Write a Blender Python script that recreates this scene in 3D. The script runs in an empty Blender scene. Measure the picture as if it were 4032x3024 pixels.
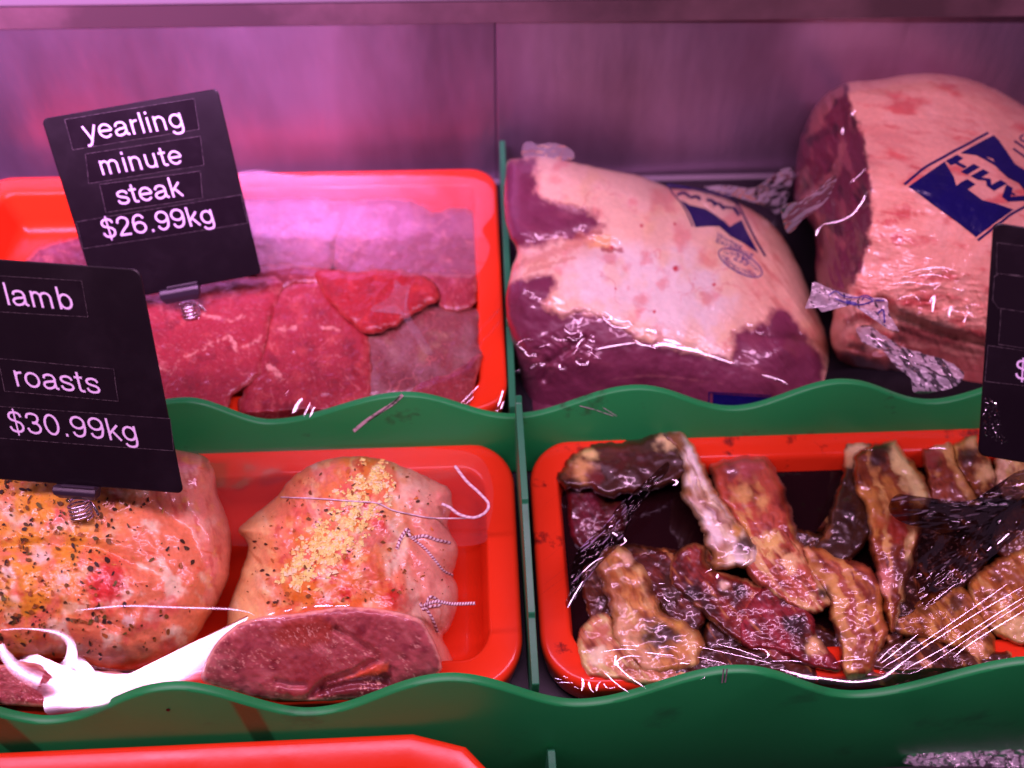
import bpy, bmesh, math, random
import numpy as np
from mathutils import Vector, Matrix

# ------------------------------------------------------------------ camera, world, lamps, exposure
SC = bpy.context.scene
COL = SC.collection
rng = np.random.default_rng(7)
random.seed(7)
CAMP = np.array([-0.02081257, -0.16326481, 0.41486821])
YAW, PITCH, ROLL = 0.05326851, 0.80285146, 0.00878372
FPX, CX, CY = 3190.0, 2016.0, 1512.0          # focal length and centre in source-photo pixels (4032 wide)


def basis():
    cy, sy = math.cos(YAW), math.sin(YAW)
    w = np.array([sy*math.cos(PITCH), cy*math.cos(PITCH), -math.sin(PITCH)])
    r = np.array([cy, -sy, 0.0])
    u = np.cross(r, w)
    c, s = math.cos(ROLL), math.sin(ROLL)
    return c*r+s*u, c*u-s*r, w


RX, UX, WX = basis()
cam = bpy.data.cameras.new('camera')
camo = bpy.data.objects.new('camera', cam)
COL.objects.link(camo)
m = Matrix.Identity(4)
for i in range(3):
    m[i][0], m[i][1], m[i][2], m[i][3] = RX[i], UX[i], -WX[i], CAMP[i]
camo.matrix_world = m
cam.sensor_width = 36
cam.lens = 36*FPX/4032
cam.clip_start = 0.01
cam.clip_end = 20
cam.dof.use_dof = True
cam.dof.focus_distance = 0.388
cam.dof.aperture_fstop = 4.6
SC.camera = camo

world = bpy.data.worlds.new('World')
SC.world = world
world.use_nodes = True
bg = world.node_tree.nodes['Background']
bg.inputs[0].default_value = (0.35, 0.16, 0.30, 1)
bg.inputs[1].default_value = 0.10

SC.view_settings.view_transform = 'Standard'
SC.view_settings.look = 'None'
SC.view_settings.exposure = 0.12
SC.view_settings.gamma = 1.0


def area(name, loc, target, sx, sy, power, color):
    l = bpy.data.lights.new(name, 'AREA')
    l.shape = 'RECTANGLE'
    l.size, l.size_y = sx, sy
    l.energy = power
    l.color = color
    o = bpy.data.objects.new(name, l)
    o.location = loc
    d = Vector(target)-Vector(loc)
    o.rotation_euler = d.to_track_quat('-Z', 'Y').to_euler()
    COL.objects.link(o)
    return o


# the pink display tubes of the counter: one over the front row, one over the back row
LAMP_Y, LAMP_Z = -0.05, 0.60
area('front_tube_lamp', (-0.12, LAMP_Y, LAMP_Z), (-0.12, 0.08, 0.0), 1.5, 0.035, 6.9, (1.0, 0.49, 0.88))
rl = area('rear_tube_lamp', (-0.46, 0.16, 0.42), (-0.44, 0.372, 0.17), 0.72, 0.05, 1.9, (0.92, 0.36, 1.0))
rl.data.spread = math.radians(80)

# ------------------------------------------------------------------ helpers: rays and planes
SLOPE = 0.176                                   # the shelves slope down towards the customer


def ray(u, v):
    u = np.asarray(u, float); v = np.asarray(v, float)
    return WX + RX*((u-CX)/FPX)[..., None] - UX*((v-CY)/FPX)[..., None]


def pos(u, v, t):
    return CAMP + ray(u, v)*np.asarray(t, float)[..., None]


def tc(u, v, c):                                # depth where the ray meets the sloping plane z = c + SLOPE*y
    d = ray(u, v)
    return (c - (CAMP[2]-SLOPE*CAMP[1]))/(d[..., 2]-SLOPE*d[..., 1])


def ty(u, v, y):
    d = ray(u, v)
    return (y-CAMP[1])/d[..., 1]


def project(P):
    d = P-CAMP
    z = d@WX
    return CX+FPX*(d@RX)/z, CY-FPX*(d@UX)/z, z


CROPS = dict(A=(0, 300, 1.8436), B=(0, 980, 1.5509), C=(1000, 650, 1.58), D=(1950, 550, 1.5078),
             E=(2950, 250, 1.1848), F=(0, 1750, 1.4427), G=(700, 1700, 1.4428), H=(2050, 1650, 1.4429),
             I=(3000, 1600, 1.3828), J=(0, 2500, 1.05333), K=(1900, 2500, 1.03752), N=(2550, 650, 3.3183),
             O=(3500, 480, 3.3177), Q=(3780, 850, 1.659), P=(0, 0, 0.54862), S=(0, 0, 1.0))


def px(k, pts):
    ox, oy, s = CROPS[k]
    return np.array([(ox+p[0]/s, oy+p[1]/s) for p in pts], float)


# ------------------------------------------------------------------ helpers: noise
_perm = np.random.default_rng(3).permutation(256)
_perm = np.concatenate([_perm, _perm, _perm])
_grad = np.random.default_rng(4).normal(size=(256, 3))
_grad /= np.linalg.norm(_grad, axis=1)[:, None]


def perlin(p):
    p = np.asarray(p, float)
    i = np.floor(p).astype(int)
    f = p-i
    w = f*f*f*(f*(f*6-15)+10)
    i &= 255
    out = 0
    for dx in (0, 1):
        for dy in (0, 1):
            for dz in (0, 1):
                h = _perm[_perm[_perm[(i[:, 0]+dx) & 255]+((i[:, 1]+dy) & 255)]+((i[:, 2]+dz) & 255)]
                g = _grad[h]
                d = f-np.array([dx, dy, dz])
                wt = (w[:, 0] if dx else 1-w[:, 0])*(w[:, 1] if dy else 1-w[:, 1])*(w[:, 2] if dz else 1-w[:, 2])
                out = out+wt*(g*d).sum(1)
    return out*1.6


def fbm(p, o=4, g=0.5):
    a, s, tot = 1.0, 0, 0
    p = np.asarray(p, float)
    for k in range(o):
        s = s+a*perlin(p*(2.03**k)+k*17.3)
        tot += a
        a *= g
    return s/tot


def ridge(p, o=3):
    a, s, tot = 1.0, 0, 0
    for k in range(o):
        s = s+a*(1-np.abs(perlin(p*(2.1**k)+k*9.1))*2)
        tot += a
        a *= 0.5
    return s/tot


def uvn(u, v, sc, seed=0, o=4, ang=0, st=1.0):   # 2-D noise, sc = feature size in photo pixels
    c, s = math.cos(ang), math.sin(ang)
    a = (u*c+v*s)/(sc*st)
    b = (-u*s+v*c)/sc
    return fbm(np.stack([a, b, np.full_like(a, seed*7.77)], -1), o)


def sstep(a, b, x):
    t = np.clip((x-a)/(b-a), 0, 1)
    return t*t*(3-2*t)


def seg_dist(poly, u, v, closed=True):
    P = np.asarray(poly, float)
    Q = np.roll(P, -1, 0) if closed else P[1:]
    if not closed:
        P = P[:-1]
    best = np.full(u.shape, 1e18)
    for a, b in zip(P, Q):
        d = b-a
        L = (d@d)+1e-12
        t = np.clip(((u-a[0])*d[0]+(v-a[1])*d[1])/L, 0, 1)
        q = (u-a[0]-t*d[0])**2+(v-a[1]-t*d[1])**2
        np.minimum(best, q, out=best)
    return np.sqrt(best)


def inside(poly, u, v):
    P = np.asarray(poly, float)
    Q = np.roll(P, -1, 0)
    ins = np.zeros(u.shape, bool)
    for a, b in zip(P, Q):
        c = (a[1] > v) != (b[1] > v)
        if c.any():
            x = (b[0]-a[0])*(v-a[1])/((b[1]-a[1]) if b[1] != a[1] else 1e-9)+a[0]
            ins ^= c & (u < x)
    return ins


def sdf(poly, u, v):
    d = seg_dist(poly, u, v)
    return np.where(inside(poly, u, v), d, -d)


def catmull(P, n, closed):
    P = np.asarray(P, float)
    if closed:
        Q = np.concatenate([P[-1:], P, P[:2]])
    else:
        Q = np.concatenate([2*P[:1]-P[1:2], P, 2*P[-1:]-P[-2:-1]])
    out = []
    for i in range(1, len(Q)-2):
        t = np.linspace(0, 1, 16, endpoint=False)[:, None]
        p0, p1, p2, p3 = Q[i-1], Q[i], Q[i+1], Q[i+2]
        out.append(0.5*((2*p1)+(-p0+p2)*t+(2*p0-5*p1+4*p2-p3)*t*t+(-p0+3*p1-3*p2+p3)*t**3))
    out = np.concatenate(out+([] if closed else [P[-1:]]))
    if closed:
        out = np.concatenate([out, out[:1]])
    L = np.concatenate([[0], np.cumsum(np.linalg.norm(np.diff(out, axis=0), axis=1))])
    s = np.linspace(0, L[-1], n, endpoint=not closed)
    return np.stack([np.interp(s, L, out[:, k]) for k in range(out.shape[1])], -1)


def rbf(pts, vals):                             # smooth interpolation of depth control points
    P = np.asarray(pts, float)/1000.0
    n = len(P)
    ph = lambda r: r
    K = ph(np.linalg.norm(P[:, None]-P[None], axis=-1)+0.0)
    K -= np.eye(n)*0.02
    if n >= 4:
        A = np.zeros((n+3, n+3))
        A[:n, :n] = K
        A[:n, n] = A[n, :n] = 1
        A[:n, n+1:] = P
        A[n+1:, :n] = P.T
        w = np.linalg.solve(A, np.concatenate([vals, [0, 0, 0]]))
    else:
        w = np.concatenate([np.zeros(n), [np.mean(vals), 0, 0]])

    def f(u, v):
        q = np.stack([u, v], -1)/1000.0
        o = w[n]+q@w[n+1:]
        for i in range(n):
            o = o+w[i]*np.sqrt(((q-P[i])**2).sum(-1)+0.0004)
        return o
    return f


# ------------------------------------------------------------------ helpers: objects
def mesh_obj(name, V, Fc, mat, parent=None, smooth=True, col=None):
    me = bpy.data.meshes.new(name)
    me.from_pydata([tuple(map(float, v)) for v in V] if not isinstance(V, np.ndarray) else V.tolist(), [], Fc)
    if smooth:
        me.polygons.foreach_set('use_smooth', [True]*len(me.polygons))
    if col is not None:
        ca = me.color_attributes.new('Col', 'FLOAT_COLOR', 'POINT')
        c4 = np.ones((len(V), 4), np.float32)
        c4[:, :3] = col
        ca.data.foreach_set('color', c4.ravel())
    me.update()
    o = bpy.data.objects.new(name, me)
    COL.objects.link(o)
    if mat:
        me.materials.append(mat)
    if parent:
        o.parent = parent
        if parent.type == 'EMPTY':
            o.matrix_parent_inverse = Matrix.Translation(-Vector(parent.location))
    return o


def bm_obj(name, bm, mat, parent=None, smooth=False):
    me = bpy.data.meshes.new(name)
    bmesh.ops.recalc_face_normals(bm, faces=bm.faces)
    bm.to_mesh(me)
    bm.free()
    if smooth:
        me.polygons.foreach_set('use_smooth', [True]*len(me.polygons))
    o = bpy.data.objects.new(name, me)
    COL.objects.link(o)
    me.materials.append(mat)
    if parent:
        o.parent = parent
        if parent.type == 'EMPTY':
            o.matrix_parent_inverse = Matrix.Translation(-Vector(parent.location))
    return o


def thing(name, loc, label, cat, group=None):
    o = bpy.data.objects.new(name, None)
    o.empty_display_size = 0.01
    o.location = [float(x) for x in loc]
    COL.objects.link(o)
    return tag(o, label, cat, group)


def tag(o, label, cat, group=None):
    o['label'] = label
    o['category'] = cat
    if group:
        o['group'] = group
    return o


def structure(o):
    o['kind'] = 'structure'
    return o


def srgb(c):
    c = np.asarray(c, float)/255.0
    return np.where(c <= 0.04045, c/12.92, ((c+0.055)/1.055)**2.4)


LIGHT = np.array([1.12, 0.64, 1.08])              # colour of the display light, used to read albedo off photo colours


def A(r, g, b, k=1.0):
    return np.clip(srgb((r, g, b))*k/LIGHT, 0.003, 0.86)


# ------------------------------------------------------------------ materials
def new_mat(name):
    mt = bpy.data.materials.new(name)
    mt.use_nodes = True
    nt = mt.node_tree
    return mt, nt, nt.nodes['Principled BSDF']


def noise_node(nt, scale, detail=4, rough=0.6, coord='Object', stretch=None):
    tcn = nt.nodes.new('ShaderNodeTexCoord')
    nz = nt.nodes.new('ShaderNodeTexNoise')
    nz.inputs['Scale'].default_value = scale
    nz.inputs['Detail'].default_value = detail
    nz.inputs['Roughness'].default_value = rough
    if stretch:
        mp = nt.nodes.new('ShaderNodeMapping')
        mp.inputs['Scale'].default_value = stretch
        nt.links.new(tcn.outputs[coord], mp.inputs[0])
        nt.links.new(mp.outputs[0], nz.inputs['Vector'])
    else:
        nt.links.new(tcn.outputs[coord], nz.inputs['Vector'])
    return nz


def meat_mat(name, rough=0.42, coat=0.8, coat_rough=0.09, bump=0.35, scale=420, sss=0.0, spec=0.5, coat_bump=0.1, var=0.20):
    mt, nt, b = new_mat(name)
    at = nt.nodes.new('ShaderNodeAttribute')
    at.attribute_name = 'Col'
    nz = noise_node(nt, scale, 5, 0.65)
    rp = nt.nodes.new('ShaderNodeMapRange')
    rp.inputs['From Min'].default_value = 0.3
    rp.inputs['From Max'].default_value = 0.7
    rp.inputs['To Min'].default_value = 1-var
    rp.inputs['To Max'].default_value = 1+var*0.8
    nt.links.new(nz.outputs['Fac'], rp.inputs['Value'])
    mul = nt.nodes.new('ShaderNodeVectorMath')
    mul.operation = 'SCALE'
    nt.links.new(at.outputs['Color'], mul.inputs[0])
    nt.links.new(rp.outputs[0], mul.inputs['Scale'])
    nt.links.new(mul.outputs[0], b.inputs['Base Color'])
    b.inputs['Roughness'].default_value = rough
    b.inputs['Specular IOR Level'].default_value = spec
    b.inputs['Coat Weight'].default_value = coat
    b.inputs['Coat Roughness'].default_value = coat_rough
    bp = nt.nodes.new('ShaderNodeBump')
    bp.inputs['Strength'].default_value = bump
    bp.inputs['Distance'].default_value = 0.001
    nt.links.new(nz.outputs['Fac'], bp.inputs['Height'])
    nt.links.new(bp.outputs[0], b.inputs['Normal'])
    nz2 = noise_node(nt, scale*0.35, 3, 0.5)
    bp2 = nt.nodes.new('ShaderNodeBump')
    bp2.inputs['Strength'].default_value = coat_bump
    bp2.inputs['Distance'].default_value = 0.002
    nt.links.new(nz2.outputs['Fac'], bp2.inputs['Height'])
    nt.links.new(bp2.outputs[0], b.inputs['Coat Normal'])
    if sss:
        b.inputs['Subsurface Weight'].default_value = sss
        b.inputs['Subsurface Radius'].default_value = (1.0, 0.4, 0.25)
        b.inputs['Subsurface Scale'].default_value = 0.003
    return mt


def plastic(name, col, rough=0.3, wear=None, wear_col=(0.1, 0.02, 0.02), scale=30, bump=0.05, sss=0.0, thr=(0.62, 0.75), spec=0.5):
    mt, nt, b = new_mat(name)
    nz = noise_node(nt, scale, 6, 0.62)
    mp = nt.nodes.new('ShaderNodeMapRange')
    mp.inputs['From Min'].default_value = thr[0]
    mp.inputs['From Max'].default_value = thr[1]
    mp.inputs['To Max'].default_value = 0.0 if wear is None else wear
    nt.links.new(nz.outputs['Fac'], mp.inputs['Value'])
    mx = nt.nodes.new('ShaderNodeMix')
    mx.data_type = 'RGBA'
    mx.inputs['A'].default_value = (*col, 1)
    mx.inputs['B'].default_value = (*wear_col, 1)
    nt.links.new(mp.outputs[0], mx.inputs['Factor'])
    nt.links.new(mx.outputs['Result'], b.inputs['Base Color'])
    nz2 = noise_node(nt, 260, 4, 0.6)
    rr = nt.nodes.new('ShaderNodeMapRange')
    rr.inputs['To Min'].default_value = rough-0.08
    rr.inputs['To Max'].default_value = rough+0.12
    nt.links.new(nz.outputs['Fac'], rr.inputs['Value'])
    nt.links.new(rr.outputs[0], b.inputs['Roughness'])
    bp = nt.nodes.new('ShaderNodeBump')
    bp.inputs['Strength'].default_value = bump
    bp.inputs['Distance'].default_value = 0.0008
    nt.links.new(nz2.outputs['Fac'], bp.inputs['Height'])
    nt.links.new(bp.outputs[0], b.inputs['Normal'])
    b.inputs['Specular IOR Level'].default_value = spec
    if sss:
        b.inputs['Subsurface Weight'].default_value = sss
        b.inputs['Subsurface Radius'].default_value = (0.4, 1.0, 0.6)
        b.inputs['Subsurface Scale'].default_value = 0.003
    return mt


def film_mat(name, gain=1.0, base=0.02, milky=0.0, rough=0.03, bump=0.0, scale=200, tint=(1, 1, 1), ior=1.6):
    mt = bpy.data.materials.new(name)
    mt.use_nodes = True
    nt = mt.node_tree
    nt.nodes.remove(nt.nodes['Principled BSDF'])
    out = nt.nodes['Material Output']
    tr = nt.nodes.new('ShaderNodeBsdfTransparent')
    tr.inputs[0].default_value = (*tint, 1)
    gl = nt.nodes.new('ShaderNodeBsdfGlossy')
    gl.inputs['Roughness'].default_value = rough
    fr = nt.nodes.new('ShaderNodeFresnel')
    fr.inputs[0].default_value = ior
    mth = nt.nodes.new('ShaderNodeMath')
    mth.operation = 'MULTIPLY_ADD'
    mth.use_clamp = True
    mth.inputs[1].default_value = gain
    mth.inputs[2].default_value = base
    nt.links.new(fr.outputs[0], mth.inputs[0])
    if bump:
        nz = noise_node(nt, scale, 3, 0.5)
        bp = nt.nodes.new('ShaderNodeBump')
        bp.inputs['Strength'].default_value = bump
        bp.inputs['Distance'].default_value = 0.002
        nt.links.new(nz.outputs['Fac'], bp.inputs['Height'])
        nt.links.new(bp.outputs[0], gl.inputs['Normal'])
        nt.links.new(bp.outputs[0], fr.inputs['Normal'])
    mx = nt.nodes.new('ShaderNodeMixShader')
    nt.links.new(mth.outputs[0], mx.inputs[0])
    src = tr
    if milky:
        df = nt.nodes.new('ShaderNodeBsdfDiffuse')
        df.inputs[0].default_value = (0.80, 0.76, 0.82, 1)
        tl = nt.nodes.new('ShaderNodeBsdfTranslucent')
        tl.inputs[0].default_value = (0.80, 0.76, 0.82, 1)
        m3 = nt.nodes.new('ShaderNodeMixShader')
        nt.links.new(df.outputs[0], m3.inputs[1])
        nt.links.new(tl.outputs[0], m3.inputs[2])
        df = m3
        m2 = nt.nodes.new('ShaderNodeMixShader')
        m2.inputs[0].default_value = milky
        nt.links.new(tr.outputs[0], m2.inputs[1])
        nt.links.new(df.outputs[0], m2.inputs[2])
        src = m2
    nt.links.new(src.outputs[0], mx.inputs[1])
    nt.links.new(gl.outputs[0], mx.inputs[2])
    nt.links.new(mx.outputs[0], out.inputs[0])
    return mt


M = {}
M['tray'] = plastic('red_tray_plastic', (0.76, 0.042, 0.010), 0.19, wear=0.55, wear_col=(0.30, 0.012, 0.012), scale=45, thr=(0.66, 0.8), bump=0.04, spec=0.28)
M['tray_stained'] = plastic('red_tray_plastic_stained', (0.74, 0.040, 0.010), 0.19, wear=0.9, wear_col=(0.07, 0.006, 0.006), scale=55, thr=(0.60, 0.70), bump=0.05, spec=0.28)
M['green'] = plastic('green_plastic', (0.014, 0.34, 0.078), 0.42, wear=0.5, wear_col=(0.012, 0.05, 0.02), scale=24, thr=(0.6, 0.75), sss=0.25)
M['green_stained'] = plastic('green_plastic_stained', (0.014, 0.34, 0.078), 0.42, wear=0.95, wear_col=(0.020, 0.030, 0.012), scale=30, thr=(0.62, 0.72), sss=0.25)
M['green_pale'] = plastic('pale_green_plastic', (0.02, 0.22, 0.085), 0.4, wear=0.5, wear_col=(0.01, 0.09, 0.03), scale=60, thr=(0.6, 0.75), sss=0.2)
M['scratch'] = plastic('scuffed_plastic', (0.78, 0.74, 0.78), 0.6, scale=200, wear=0.8, wear_col=(0.05, 0.2, 0.08), thr=(0.5, 0.6))
M['black'] = plastic('black_card', (0.006, 0.0035, 0.006), 0.36, wear=0.5, wear_col=(0.016, 0.011, 0.016), scale=35, thr=(0.5, 0.8), bump=0.03, spec=0.3)
M['tape'] = plastic('clear_label_tape', (0.009, 0.006, 0.009), 0.2, wear=0.4, wear_col=(0.02, 0.014, 0.02), scale=60, thr=(0.5, 0.8), bump=0.02)
M['tape_edge'] = plastic('label_tape_edge', (0.10, 0.085, 0.09), 0.3, wear=1.0, wear_col=(0.02, 0.015, 0.02), scale=700, thr=(0.42, 0.6))
M['letter'] = plastic('white_lettering', (0.74, 0.64, 0.86), 0.5, spec=0.2)
M['clip'] = plastic('black_clip_plastic', (0.030, 0.022, 0.035), 0.3, bump=0.1)
M['ink'] = plastic('blue_ink', (0.006, 0.004, 0.095), 0.30, wear=0.5, wear_col=(0.004, 0.003, 0.06), scale=50, thr=(0.4, 0.7), bump=0.02)
M['ink_dark'] = plastic('faded_blue_ink', (0.035, 0.02, 0.12), 0.4)
M['bright_ink'] = plastic('violet_ink', (0.03, 0.02, 0.22), 0.35)
mt, nt, b = new_mat('spring_wire')
b.inputs['Base Color'].default_value = (0.72, 0.68, 0.70, 1)
b.inputs['Metallic'].default_value = 1
b.inputs['Roughness'].default_value = 0.22
M['wire'] = mt
M['steak'] = meat_mat('raw_beef', 0.45, 0.5, 0.18, 0.28, 520, 0.0, coat_bump=0.18)
M['vac'] = meat_mat('vacuum_packed_beef', 0.45, 0.9, 0.05, 0.05, 300, 0.12, coat_bump=0.05, var=0.09)
M['lamb'] = meat_mat('seasoned_lamb', 0.45, 0.6, 0.14, 0.10, 380, 0.25, coat_bump=0.14, var=0.12)
M['rib'] = meat_mat('marinated_rib', 0.42, 0.8, 0.07, 0.10, 420, 0.15, coat_bump=0.03, var=0.10)
M['twine'] = meat_mat('butcher_twine', 0.7, 0.0, 0.3, 0.2, 900)
M['herb'] = meat_mat('dried_herb', 0.7, 0.1, 0.3, 0.2, 900)
M['crumb'] = meat_mat('garlic_crumb', 0.55, 0.3, 0.3, 0.2, 900)
M['film'] = film_mat('cling_film', 0.9, 0.0, 0.0, 0.035, bump=0.06, scale=90)
M['film_hazy'] = film_mat('haze_tinted_film', 0.12, 0.0, 0.11, 0.16, bump=0.04, scale=30, ior=1.5)  # milky tint paints in the haze of the reflected wall
M['film_strong'] = film_mat('glinting_film', 1.1, 0.03, 0.0, 0.075, bump=0.0, scale=60)  # extra reflective, for the strips shaped as lamp glints
M['film_crumple'] = film_mat('crumpled_plastic', 0.8, 0.0, 0.42, 0.12)
M['film_milky'] = film_mat('milky_bag_plastic', 0.9, 0.0, 0.62, 0.12)
M['film_glare'] = film_mat('glaring_cling_film', 1.2, 0.05, 0.0, 0.15)
M['film_veil'] = film_mat('thin_cling_film', 0.4, 0.0, 0.05, 0.12)
M['film_dark'] = film_mat('sauce_smeared_film', 0.5, 0.0, 0.0, 0.07, tint=(0.40, 0.28, 0.24))
mt, nt, b = new_mat('dark_marinade')
b.inputs['Base Color'].default_value = (0.012, 0.003, 0.004, 1)
b.inputs['Roughness'].default_value = 0.08
nz = noise_node(nt, 60, 3)
bp = nt.nodes.new('ShaderNodeBump')
bp.inputs['Strength'].default_value = 0.12
bp.inputs['Distance'].default_value = 0.003
nt.links.new(nz.outputs['Fac'], bp.inputs['Height'])
nt.links.new(bp.outputs[0], b.inputs['Normal'])
M['sauce'] = mt
# brushed stainless steel, smeared with fat and meat juice
mt, nt, b = new_mat('smeared_stainless_steel')
b.inputs['Metallic'].default_value = 0.88
nzs = noise_node(nt, 7, 5, 0.6, stretch=(1.0, 1.0, 0.35))
cr = nt.nodes.new('ShaderNodeValToRGB')
cr.color_ramp.elements[0].position = 0.35
cr.color_ramp.elements[0].color = (0.26, 0.18, 0.25, 1)
cr.color_ramp.elements[1].position = 0.68
cr.color_ramp.elements[1].color = (0.62, 0.44, 0.62, 1)
nt.links.new(nzs.outputs['Fac'], cr.inputs[0])
nt.links.new(cr.outputs[0], b.inputs['Base Color'])
nzr = noise_node(nt, 30, 5, 0.7, stretch=(1.0, 1.0, 0.5))
mr = nt.nodes.new('ShaderNodeMapRange')
mr.inputs['To Min'].default_value = 0.34
mr.inputs['To Max'].default_value = 0.5
nt.links.new(nzr.outputs['Fac'], mr.inputs[0])
nt.links.new(mr.outputs[0], b.inputs['Roughness'])
bp = nt.nodes.new('ShaderNodeBump')
bp.inputs['Strength'].default_value = 0.7
bp.inputs['Distance'].default_value = 0.005
nzb = noise_node(nt, 14, 4, 0.55, stretch=(1.0, 1.0, 0.3))
nt.links.new(nzb.outputs['Fac'], bp.inputs['Height'])
nt.links.new(bp.outputs[0], b.inputs['Normal'])
M['steel'] = mt
mt, nt, b = new_mat('dark_shelf_steel')
b.inputs['Base Color'].default_value = (0.012, 0.010, 0.014, 1)
b.inputs['Roughness'].default_value = 0.4
b.inputs['Metallic'].default_value = 0.5
M['shelf'] = mt
M['slot_shade'] = plastic('slot_shade_strip', (0.07, 0.038, 0.045), 0.6, wear=0.9, wear_col=(0.15, 0.08, 0.095), scale=9, thr=(0.45, 0.62))  # dark colour stands for the shade in the gap above the panel
mt, nt, b = new_mat('pale_panel')
b.inputs['Base Color'].default_value = (0.22, 0.19, 0.22, 1)
b.inputs['Roughness'].default_value = 0.4
M['panel'] = mt


# ------------------------------------------------------------------ the case: shelves, back wall
def box(bm, x0, x1, y0, y1, z0, z1, zf=None):
    v = []
    for x in (x0, x1):
        for y in (y0, y1):
            for z in (z0, z1):
                v.append(bm.verts.new((x, y, z if zf is None else z+zf*y)))
    for f in ((0, 1, 3, 2), (4, 6, 7, 5), (0, 4, 5, 1), (2, 3, 7, 6), (0, 2, 6, 4), (1, 5, 7, 3)):
        bm.faces.new([v[i] for i in f])


def bevel(bm, w, seg=2):
    bmesh.ops.recalc_face_normals(bm, faces=bm.faces)
    bmesh.ops.bevel(bm, geom=list(bm.edges), offset=w, segments=seg, profile=0.5, affect='EDGES')


bm = bmesh.new()
box(bm, -0.75, 0.75, 0.1445, 0.372, -0.01, 0.0178, SLOPE)
bm_obj_ = bm_obj('upper_shelf', bm, M['shelf']); structure(bm_obj_)
bm = bmesh.new()
box(bm, -0.75, 0.75, 0.0015, 0.1425, -0.02, 0.0, SLOPE)
structure(bm_obj('lower_shelf', bm, M['shelf']))
bm = bmesh.new()
box(bm, -0.75, 0.75, -0.35, -0.006, -0.12, -0.089, SLOPE)
structure(bm_obj('base_shelf', bm, M['shelf']))

bm = bmesh.new()
box(bm, -0.8, -0.0054, 0.372, 0.38, 0.0, 0.2005)
bevel(bm, 0.0012)
wall = bm_obj('back_panel', bm, M['steel']); structure(wall)
bm = bmesh.new()
box(bm, 0.0, 0.85, 0.0, 0.008, 0.0, 0.2005)
bevel(bm, 0.0012)
wall2 = bm_obj('back_panel', bm, M['steel']); structure(wall2)
wall2.location = (-0.0050, 0.3722, 0.0)
wall2.rotation_euler = (0, 0, math.radians(1.2))
bm = bmesh.new()
box(bm, -0.8, 0.8, 0.3714, 0.392, 0.1990, 0.2122)
structure(bm_obj('back_panel_slot', bm, M['slot_shade']))
bm = bmesh.new()
box(bm, -0.8, 0.8, 0.371, 0.40, 0.2125, 0.36)
bevel(bm, 0.0015)
structure(bm_obj('upper_back_panel', bm, M['panel']))
bm = bmesh.new()
box(bm, -0.8, 0.8, 0.3655, 0.3718, 0.0790, 0.0835)
bevel(bm, 0.0006)
structure(bm_obj('back_flange', bm, M['panel']))


# ------------------------------------------------------------------ wavy green strips and dividers
def wave_strip(name, k, ext, yb, zbot, label, mat):
    P = px('P', ext)
    t = ty(P[:, 0], P[:, 1], yb)
    X = pos(P[:, 0], P[:, 1], t)
    order = np.argsort(X[:, 0])
    X = X[order]
    xs = np.linspace(X[0, 0], X[-1, 0], 260)
    zs = np.zeros_like(xs)
    for i in range(len(X)-1):
        mk = (xs >= X[i, 0]) & (xs <= X[i+1, 0])
        q = (xs[mk]-X[i, 0])/(X[i+1, 0]-X[i, 0])
        zs[mk] = X[i, 2]+(X[i+1, 2]-X[i, 2])*(0.5-0.5*np.cos(np.pi*q))
    th = 0.0046
    prof = [(0, -9, 0), (0, 0, -0.0009), (-0.0003, 0, -0.0003), (-0.001, 0, 0), (-th+0.0014, 0, -0.0001),
            (-th+0.0005, 0, -0.0006), (-th, 0, -0.0016), (-th, -9, 0)]
    V, Fs = [], []
    n = len(prof)
    for x, z in zip(xs, zs):
        for (y, flag, dz) in prof:
            V.append((x, yb+y, zbot if flag == -9 else z+dz))
    for i in range(len(xs)-1):
        for j in range(n):
            a, b2 = i*n+j, i*n+(j+1) % n
            Fs.append((a, b2, b2+n, a+n))
    Fs.append(tuple(range(n)))
    Fs.append(tuple(range((len(xs)-1)*n, len(xs)*n))[::-1])
    o = mesh_obj(name, np.array(V), Fs, mat, smooth=False)
    me = o.data
    for p in me.polygons:
        p.use_smooth = True
    me.set_sharp_from_angle(angle=0.6)
    tag(o, label, 'shelf divider')
    f = lambda x: np.interp(x, xs, zs)
    return o, f


low_ext = [(-420, 1478), (-200, 1560), (-160, 1490), (109, 1543), (375, 1469), (672, 1526), (963, 1451), (1259, 1507), (1582, 1434), (1856, 1489), (2225, 1415), (2520, 1470)]
low_ext = [(-460, 1560), (-185, 1486), (109, 1543), (375, 1469), (672, 1526), (963, 1451), (1259, 1507), (1582, 1434), (1856, 1489), (2225, 1415), (2520, 1470)]
up_ext = [(-300, 915), (-70, 866), (150, 908), (400, 856), (587, 903), (872, 844), (1111, 891), (1372, 829), (1586, 874), (1813, 816), (2012, 860), (2260, 800), (2500, 840)]
strip_low, zlow = wave_strip('wavy_strip', 'P', low_ext, 0.0, -0.086, 'long dark green wavy-topped plastic strip in front of the lamb and rib trays', M['green'])
strip_up, zup = wave_strip('wavy_strip', 'P', up_ext, 0.143, 0.026, 'green wavy-topped plastic strip in front of the steak tray and wrapped beef, stained brown', M['green_stained'])


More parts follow.
